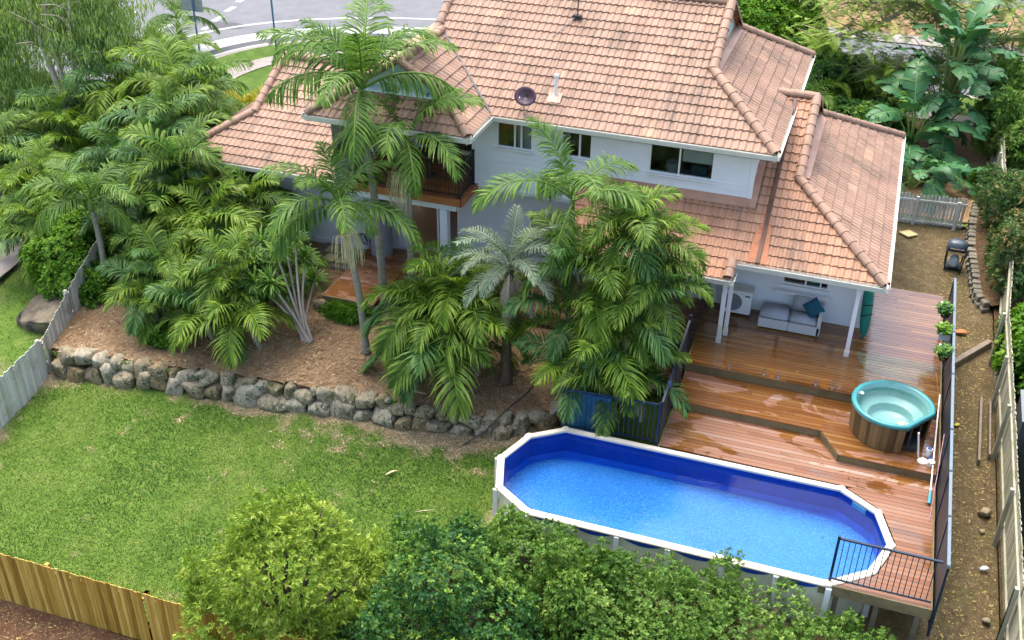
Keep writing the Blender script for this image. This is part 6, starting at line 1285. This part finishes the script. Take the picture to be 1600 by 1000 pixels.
HL = [("pale leafed shrub overhanging the left end of the pool", [(-4.9, 15.5, 1.3, 1.05, .9, .85), (-5.4, 16.1, 1.15, .6, .55, .6), (-4.2, 15.6, 1.2, .75, .65, .7), (-3.9, 15.0, 1.1, .9, .8, .8), (-4.8, 14.9, 1.9, .6, .6, .45), (-3.4, 14.4, 1.4, .9, .8, .8), (-4.6, 16.2, .9, .6, .4, .6)], 10500, .55), ("green hedge shrub in front of the middle of the pool wall", [(-2.3, 15.4, .65, 1.1, .85, .8), (-1.4, 15.3, .7, .8, .7, .7), (-3.0, 14.8, 1.0, .9, .8, .8), (-2.0, 14.5, 1.0, 1.1, .8, .8), (-2.6, 13.6, .7, 1.4, .9, 1.0), (-1.2, 14.4, .6, .8, .7, .7)], 10500, .4), ("light green hedge shrub below the front corner of the pool deck", [(.1, 15.6, .45, 1.1, .85, .7), (1.1, 15.2, .25, .85, .75, .7), (-.6, 14.8, .6, .9, .8, .8), (.6, 14.4, .3, 1.0, .8, .8), (1.9, 14.7, -.1, .9, .7, .6), (-.1, 13.6, .3, 1.3, .9, .9), (2.6, 14.4, -.3, 1.0, .7, .6), (3.2, 14.7, -.5, .9, .7, .6), (2.3, 15.3, -.05, .9, .7, .6), (1.1, 15.3, .15, .8, .6, .55), (2.1, 15.55, -.05, .8, .55, .5), (2.9, 15.5, -.25, .7, .5, .5), (1.3, 15.75, .05, .7, .45, .5), (2.1, 15.85, -.05, .7, .45, .5), (2.9, 15.8, -.2, .7, .45, .5)], 10500, .5)]
HL = [(a, [(q[0], q[1]+(.15, .72, .80)[i], q[2]+(.12, .30, .36)[i], *q[3:]) for q in lb], n, t) for i, (a, lb, n, t) in enumerate(HL)]
for i, (lab, lb, nc, tl) in enumerate(HL): leafy("hedge_shrub", lab, "shrub", (lb[0][0], lb[0][1]-.3, -.5), lb, L_HEDGE, nc, 8, .088, .040, 810+i, tip_light=tl, open_=.95, stems=6, shoots=60, shoot_size=.9, depth=.5)
# right boundary shrubs
leafy("flushed_shrub", "tall shrub with pinkish new leaves over the right fence", "shrub", (5.6, 32.5, .6), lobes_for((5.15, 32.6, 1.9), (1.05, 2.1, 1.4), 10, 821, .48), L_PINK, 8000, 8, .15, .058, 821, tip_light=.75, stems=8, shoots=45, shoot_size=1.3, depth=.5)
leafy("flushed_shrub", "bushy shrub with coppery leaves above the block wall", "shrub", (5.6, 36.0, .9), lobes_for((5.0, 35.9, 2.0), (.95, 1.3, 1.2), 8, 822, .5), L_PINK, 5000, 8, .15, .058, 822, tip_light=.7, stems=8, shoots=30, shoot_size=1.3, depth=.5)
leafy("glossy_shrub", "bright green shrub leaning over the far end of the right fence", "shrub", (5.8, 42.2, 1.2), lobes_for((5.15, 41.8, 2.8), (1.2, 2.2, 1.5), 10, 823, .48), L_HEDGE, 7000, 8, .18, .07, 823, tip_light=.5, stems=8, shoots=40, shoot_size=1.5, depth=.5)
leafy("glossy_shrub", "lush round leafed shrub beside the grey cabinet", "shrub", (5.6, 27.4, .7), lobes_for((5.30, 27.6, 1.4), (.85, 1.45, .95), 8, 824, .5), L_LUSH, 2900, 8, .21, .11, 824, tip_light=.6, stems=6)
leafy("fern_plant", "small bright fern behind the gate by the right fence", "plant", (4.3, 38.8, 1.2), lobes_for((4.3, 38.8, 1.45), (.4, .45, .35), 4, 825, .5), L_LUSH, 500, 9, .20, .04, 825, stems=3)
# left side shrubs
leafy("leafy_shrub", "bright green rounded shrub above the rock outcrop", "shrub", (-21.9, 23.0, .8), [(-21.9, 22.9, 1.55, 1.1, 1.0, .95), (-22.8, 23.2, 1.4, .75, .75, .8), (-21.0, 22.4, 1.25, .8, .7, .75), (-21.6, 22.2, 1.0, .75, .6, .65), (-20.6, 22.1, 1.0, .6, .55, .55), (-22.2, 23.5, 2.2, .7, .7, .55)], L_LUSH, 5200, 8, .125, .062, 831, tip_light=.6, stems=6)
leafy("leafy_shrub", "dark green round shrub behind the thicket beside the road", "shrub", (-27.3, 37.0, 1.2), lobes_for((-27.1, 36.6, 1.75), (1.6, 1.5, 1.15), 10, 832, .48), L_LUSH, 5500, 8, .20, .10, 832, tip_light=.4, stems=6)
leafy("leafy_shrub", "loose green shrub by the footpath at the far left", "shrub", (-26.6, 27.6, 1.0), lobes_for((-26.6, 27.6, 1.9), (1.7, 1.7, 1.2), 9, 851, .5), L_GUM, 4200, 8, .18, .06, 851, tip_light=.6, stems=6, shoots=20)
leafy("leafy_tree", "mid green tree filling the street side behind the gum trunks", "tree", (-29.6, 33.4, 1.1), lobes_for((-29.8, 33.0, 1.5), (1.9, 1.6, .95), 10, 852, .45), L_HEDGE, 5000, 8, .20, .075, 852, tip_light=.5, stems=6, shoots=25, shoot_size=1.6)
leafy("leafy_tree", "dark leafed tree at the far left edge behind the gum", "tree", (-32.2, 33.0, 1.1), lobes_for((-32.2, 32.6, 1.5), (1.8, 1.6, .95), 10, 853, .45), L_LUSH, 5000, 8, .20, .08, 853, tip_light=.4, stems=6, shoots=25, shoot_size=1.6)
leafy("leafy_shrub", "olive shrub under the hanging gum leaves", "shrub", (-25.4, 32.6, 1.2), lobes_for((-25.4, 32.4, 2.3), (1.9, 1.6, 1.4), 9, 833, .5), L_GUM, 4500, 8, .17, .06, 833, tip_light=.5, stems=6)
leafy("leafy_shrub", "upright green shrub between the round shrub and golden palm", "shrub", (-24.6, 35.8, 1.2), lobes_for((-24.6, 35.6, 2.2), (.8, .8, 1.2), 6, 834, .55), L_HEDGE, 2200, 8, .15, .06, 834, stems=4)
leafy("low_bush", "low dark bush at the foot of the palms on top of the boulders", "bush", (-17.3, 20.75, .9), lobes_for((-17.3, 20.85, 1.05), (.75, .45, .38), 7, 835, .5), L_LUSH, 1300, 8, .10, .04, 835, stems=4)
leafy("fern_plant", "row of bright ferns growing against the front of the left deck", "plant", (-13.0, 23.7, .95), lobes_for((-13.0, 23.7, 1.05), (.85, .24, .26), 8, 836, .45), L_LUSH, 1000, 9, .19, .035, 836, stems=4)
leafy("under_shrub", "dark undergrowth shrub beneath the left palm thicket", "shrub", (-21.5, 25.6, 1.0), lobes_for((-21.5, 25.8, 1.5), (3.0, 2.6, 1.1), 14, 837, .4), L_DARKTREE, 6500, 8, .20, .07, 837, stems=6)
leafy("under_shrub", "dark undergrowth filling under palms beside the left wall", "shrub", (-17.6, 24.5, 1.0), lobes_for((-17.6, 24.6, 1.4), (2.4, 2.0, .9), 12, 838, .4), L_DARKTREE, 5500, 8, .18, .06, 838, stems=6)
leafy("under_shrub", "dark leafy base inside the biggest palm clump", "shrub", (-5.0, 22.6, .9), lobes_for((-5.0, 22.9, 1.6), (.95, .8, 1.1), 8, 839, .45), L_DARKTREE, 2600, 8, .20, .05, 839, stems=4)
# behind the house
leafy("dark_tree", "dark green leafy tree behind the upper roof gable", "tree", (-4.9, 46.5, 1.2), lobes_for((-4.9, 46.5, 3.7), (2.6, 2.0, 2.1), 12, 841, .45), L_LUSH, 9000, 8, .23, .10, 841, tip_light=.45, stems=7, trunk_r=.14)
leafy("dark_tree", "shady tree with dark leaves right of the upper roof edge", "tree", (-2.0, 44.5, 1.2), lobes_for((-1.9, 44.6, 2.4), (1.9, 1.8, 1.6), 10, 842, .45), L_DARKTREE, 6500, 8, .21, .08, 842, tip_light=.4, stems=7, trunk_r=.12)
leafy("dark_tree", "low dark shrub tree behind the lower roof", "tree", (.3, 41.0, 1.2), lobes_for((.3, 41.2, 1.9), (1.9, 1.5, 1.1), 9, 843, .45), L_DARKTREE, 4500, 8, .20, .08, 843, stems=6, trunk_r=.1)
# gum tree on the left: slender trunks, hanging leaves
def gum_tree():
    root = thing("gum_tree", "tall gum tree with slender pale trunks and drooping leaves", "tree", (-27.6, 30.6, 1.0)); m = MB(); r = np.random.default_rng(900); b = Vector((-27.6, 30.6, .9)); tips = []
    for (e, rr) in (((-29.6, 31.6, 8.6), .15), ((-28.4, 31.4, 8.4), .12), ((-26.6, 30.9, 8.2), .08)):
        e = Vector(e); k1 = b+(e-b)*.25+Vector((.08, 0, .1)); k2 = b+(e-b)*.6+Vector((-.12, 0, .1)); m.tube([b, k1, k2, e], [rr, rr*.85, rr*.6, rr*.3], 9)
        for j in range(9):
            t = .45+.55*j/9; p = b+(e-b)*t; a = r.random()*6.28; q = p+Vector((math.cos(a)*r.uniform(.8, 2.0), math.sin(a)*r.uniform(.6, 1.6), r.uniform(.4, 1.2))); m.tube([p, (p+q)/2+Vector((0, 0, .12)), q], [rr*.35, rr*.22, .012], 6); tips.append(q)
    link("trunk", m.mesh("trunk", M_GUMBARK, smooth=True), root)
    C = [(-31.6, 33.0, 5.0), (-29.8, 32.4, 5.6), (-28.2, 32.4, 5.4), (-27.2, 32.6, 4.6), (-30.5, 33.5, 6.8), (-28.8, 33.0, 7.4), (-27.3, 32.4, 6.6), (-32.4, 32.8, 3.9), (-31.0, 32.8, 5.6), (-26.6, 32.0, 4.9), (-31.8, 32.0, 3.3), (-33.4, 32.6, 3.6), (-30.4, 31.8, 2.9), (-34.5, 34, 4.8), (-33.2, 34.0, 5.8), (-26.4, 33.0, 5.6), (-32.8, 33.4, 4.2), (-31.0, 34, 7.6), (-26.9, 33.4, 7.2)]
    P = []
    for c in C:
        n = 360; P.append(np.array(c)-np.array([0, .7, -.35])+r.normal(0, 1, (n, 3))*np.array([.80, .70, .60]))
    P = np.concatenate(P); n = len(P); lv = 9; a = r.random((n, lv))*6.283; off = r.normal(0, .14, (n, lv, 3)); base = P[:, None]+off; sw = .25+.25*r.random((n, lv))
    d = nrm(np.stack([np.cos(a)*sw, np.sin(a)*sw, -np.ones_like(a)], -1)); S = np.stack([-np.sin(a), np.cos(a), 0*a], -1); l = (.17+.13*r.random((n, lv)))[..., None]; w_ = .040
    V = np.stack([base, base+d*l*.45-S*w_*.5, base+d*l, base+d*l*.45+S*w_*.5], 2).reshape(-1, 3); Q = np.arange(n*lv)[:, None]*4+[0, 1, 2, 3]; T = np.clip(r.normal(.5, .14, (n, 1))+r.normal(0, .13, (n, lv)), 0, 1).ravel()
    link("crown", mesh_np("crown", V, Q, L_GUM, T), root)
    m = MB()
    for c in C:
        c = Vector(c); q = min(tips, key=lambda t: (t-c).length); m.tube([q, (q+c)/2+Vector((0, 0, .2)), c], [.03, .02, .008], 5)
    link("branches", m.mesh("branches", M_GUMBARK), root)
gum_tree()
# feathery spreading tree, top right
def feather_tree():
    root = thing("feathery_tree", "spreading tree with bare crooked limbs and feathery lime leaves", "tree", (3.5, 48.6, 1.2)); r = np.random.default_rng(950); m = MB(); tips = []
    b = Vector((3.4, 46.9, 1.1))
    limbs = [[(3.4, 46.9, 1.1), (3.2, 46.2, 2.8), (2.2, 44.6, 3.9), (.8, 43.6, 3.6), (-.2, 43.0, 4.1)], [(3.4, 46.9, 1.1), (3.5, 46.4, 3.2), (4.4, 45.2, 3.7), (5.6, 44.6, 3.9)], [(3.4, 46.9, 1.1), (3.4, 46.6, 3.6), (4.0, 45.5, 4.6), (5.8, 45.0, 5.0)], [(3.3, 46.4, 3.0), (2.5, 45.4, 5.2), (1.0, 44.4, 6.0), (-1.4, 43.6, 6.0)], [(2.5, 45.4, 5.2), (1.8, 44.6, 6.6), (.2, 44.2, 7.2)], [(.8, 43.6, 3.6), (1.0, 42.6, 3.2), (1.5, 41.9, 3.0)], [(3.4, 46.6, 3.6), (3.6, 45.0, 6.0), (4.8, 44.4, 6.6)], [(1.0, 44.4, 6.0), (-.5, 43.2, 5.2), (-2.0, 42.6, 4.9)], [(3.3, 46.4, 3.0), (1.6, 46.0, 5.4), (-1.2, 45.8, 5.8), (-2.8, 45.4, 6.2)]]
    for i, L in enumerate(limbs):
        P = smooth_line3(L, 6); r0 = .17 if i < 3 else .09; m.tube([Vector(p) for p in P], list(np.linspace(r0, .03, len(P))), 8)
        for p in P[len(P)//3:]:
            for _ in range(3):
                d = nrm(r.normal(size=3)*np.array([1, .8, .5])); q = p+d*r.uniform(.5, 1.3); md = (p+q)/2+r.normal(0, .08, 3); m.tube([Vector(p), Vector(md), Vector(q)], [.036, .024, .010], 5); tips.append(q); tips.append(md)
    link("trunk", m.mesh("trunk", plain("warm_grey_bark", (.30, .24, .17), .9, vary=.25, scale=5), smooth=True), root)
    tips = np.array(tips); sel = tips[r.random(len(tips)) < .9]; P = np.repeat(sel, 7, 0)+r.normal(0, .33, (len(sel)*7, 3))*np.array([1, 1, .55])
    # each spray: a rachis with paired leaflets
    n = len(P); k = 14; a = r.random(n)*6.283; dz = r.uniform(-.35, .25, n); d = nrm(np.stack([np.cos(a), np.sin(a), dz], 1)); S = np.stack([-np.sin(a), np.cos(a), 0*a], 1); L = r.uniform(.45, .80, n)
    t = np.linspace(.08, 1, k)[None, :, None]; c = P[:, None]+d[:, None]*t*L[:, None, None]-np.array([0, 0, 1.])*(t**2)*L[:, None, None]*.35; VV = []
    for sd in (-1, 1):
        l = (.12*np.sin(np.linspace(.5, 2.9, k)))[None, :, None]; tip = c+S[:, None]*sd*l+d[:, None]*l*.35; h = d[:, None]*.015
        VV.append(np.stack([c-h, c+h, tip+h*.6, tip-h*.6], 2))
    V = np.stack(VV, 2).reshape(-1, 3); Q = np.arange(n*k*2)[:, None]*4+[0, 1, 2, 3]; T = np.repeat(np.clip(r.normal(.5, .2, n), 0, 1), k*2)
    link("crown", mesh_np("crown", V, Q, L_FEATHER, T), root)
feather_tree()
# giant bird-of-paradise plants: paddle leaves on long stalks
def paddle_leaf(seed, torn=.25):
    r = np.random.default_rng(seed); N = 16; s = np.linspace(0, 1, N+1); w_ = .29*np.sin(np.clip(.06+.92*s, 0, 1)*math.pi)**.62; z = .12*np.sin(s*1.6)-.34*s**2.2; V = []; Q = []; T = []
    for sd in (-1, 1):
        i = 0
        while i < N:
            j = min(N, i+(1 if r.random() < torn else int(r.integers(2, 5)))); sag = r.uniform(-.05, .16); t0 = .5+r.normal(0, .10)
            for k in range(i, j):
                a = k; b = k+1; g = .012 if k == j-1 else 0
                q = [(s[a], 0, z[a]), (s[b]-g, 0, z[b]), (s[b]-g+.05, sd*w_[b]*.55, z[b]+.035-sag*.3), (s[a]+.05, sd*w_[a]*.55, z[a]+.035-sag*.3), (s[b]-g+.09, sd*w_[b], z[b]+.01-sag), (s[a]+.09, sd*w_[a], z[a]+.01-sag)]
                o = len(V); V += q; Q += [[o, o+1, o+2, o+3], [o+3, o+2, o+4, o+5]]; T += [t0, t0]
            i = j
    for k in range(N): o = len(V); V += [(s[k], -.010, z[k]+.006), (s[k], .010, z[k]+.006), (s[k+1], .008, z[k+1]+.006), (s[k+1], -.008, z[k+1]+.006)]; Q.append([o, o+1, o+2, o+3]); T.append(1)
    return mesh_np("leaf", V, Q, L_PADDLE, T)
PAD = [paddle_leaf(970+i, (.1, .2, .5, .06)[i]) for i in range(4)]
def paradise(label, base, h, n, L, seed, trunk=True, spread=.9, name="bird_of_paradise_plant"):
    root = thing(name, label, "plant", base); r = random.Random(seed)
    if trunk:
        link("trunk", trunk_mesh("trunk", [(0, 0, -.1), (.1, .05, h*.35), (.05, .1, h*.7)], .20, .16, M_DARKBARK), root, local=True)
    m = MB()
    for i in range(n):
        a = i*2.4+seed; t = (i+.5)/n; hz = h*(.35+.65*(1-t))+r.uniform(-.2, .2) if trunk else h*r.uniform(.35, 1); out = spread*(.25+.9*t)*r.uniform(.7, 1.2); p = Vector((math.cos(a)*out, math.sin(a)*out, hz)); q = Vector((math.cos(a)*out*.2, math.sin(a)*out*.2, hz*.45)); m.tube([q, (q+p)/2+Vector((0, 0, .15)), p], [.035, .028, .018], 6)
        link("leaf", PAD[r.randrange(4)], root, loc=p, rot=(r.uniform(-.5, .5), -(.95-1.35*t)+r.uniform(-.25, .25), a+r.uniform(-.3, .3)), scale=L*r.uniform(.85, 1.15), local=True)
    link("stalk", m.mesh("stalk", M_SHAFT), root, local=True)
    return root
paradise("tall bird of paradise with dark shaggy trunk behind the gate", (2.75, 42.3, 1.2), 4.6, 34, 1.6, 1)
paradise("bird of paradise with big glossy leaves beside the right roof", (1.75, 40.3, 1.2), 2.3, 17, 1.6, 2, trunk=False)
paradise("low bird of paradise clump spreading just behind the picket gate", (2.0, 37.4, 1.2), 1.3, 15, 1.1, 3, trunk=False, spread=.7)
paradise("small bird of paradise lying over the red mulch behind the gate", (3.1, 38.6, 1.2), .8, 9, 1.15, 4, trunk=False, spread=.6)
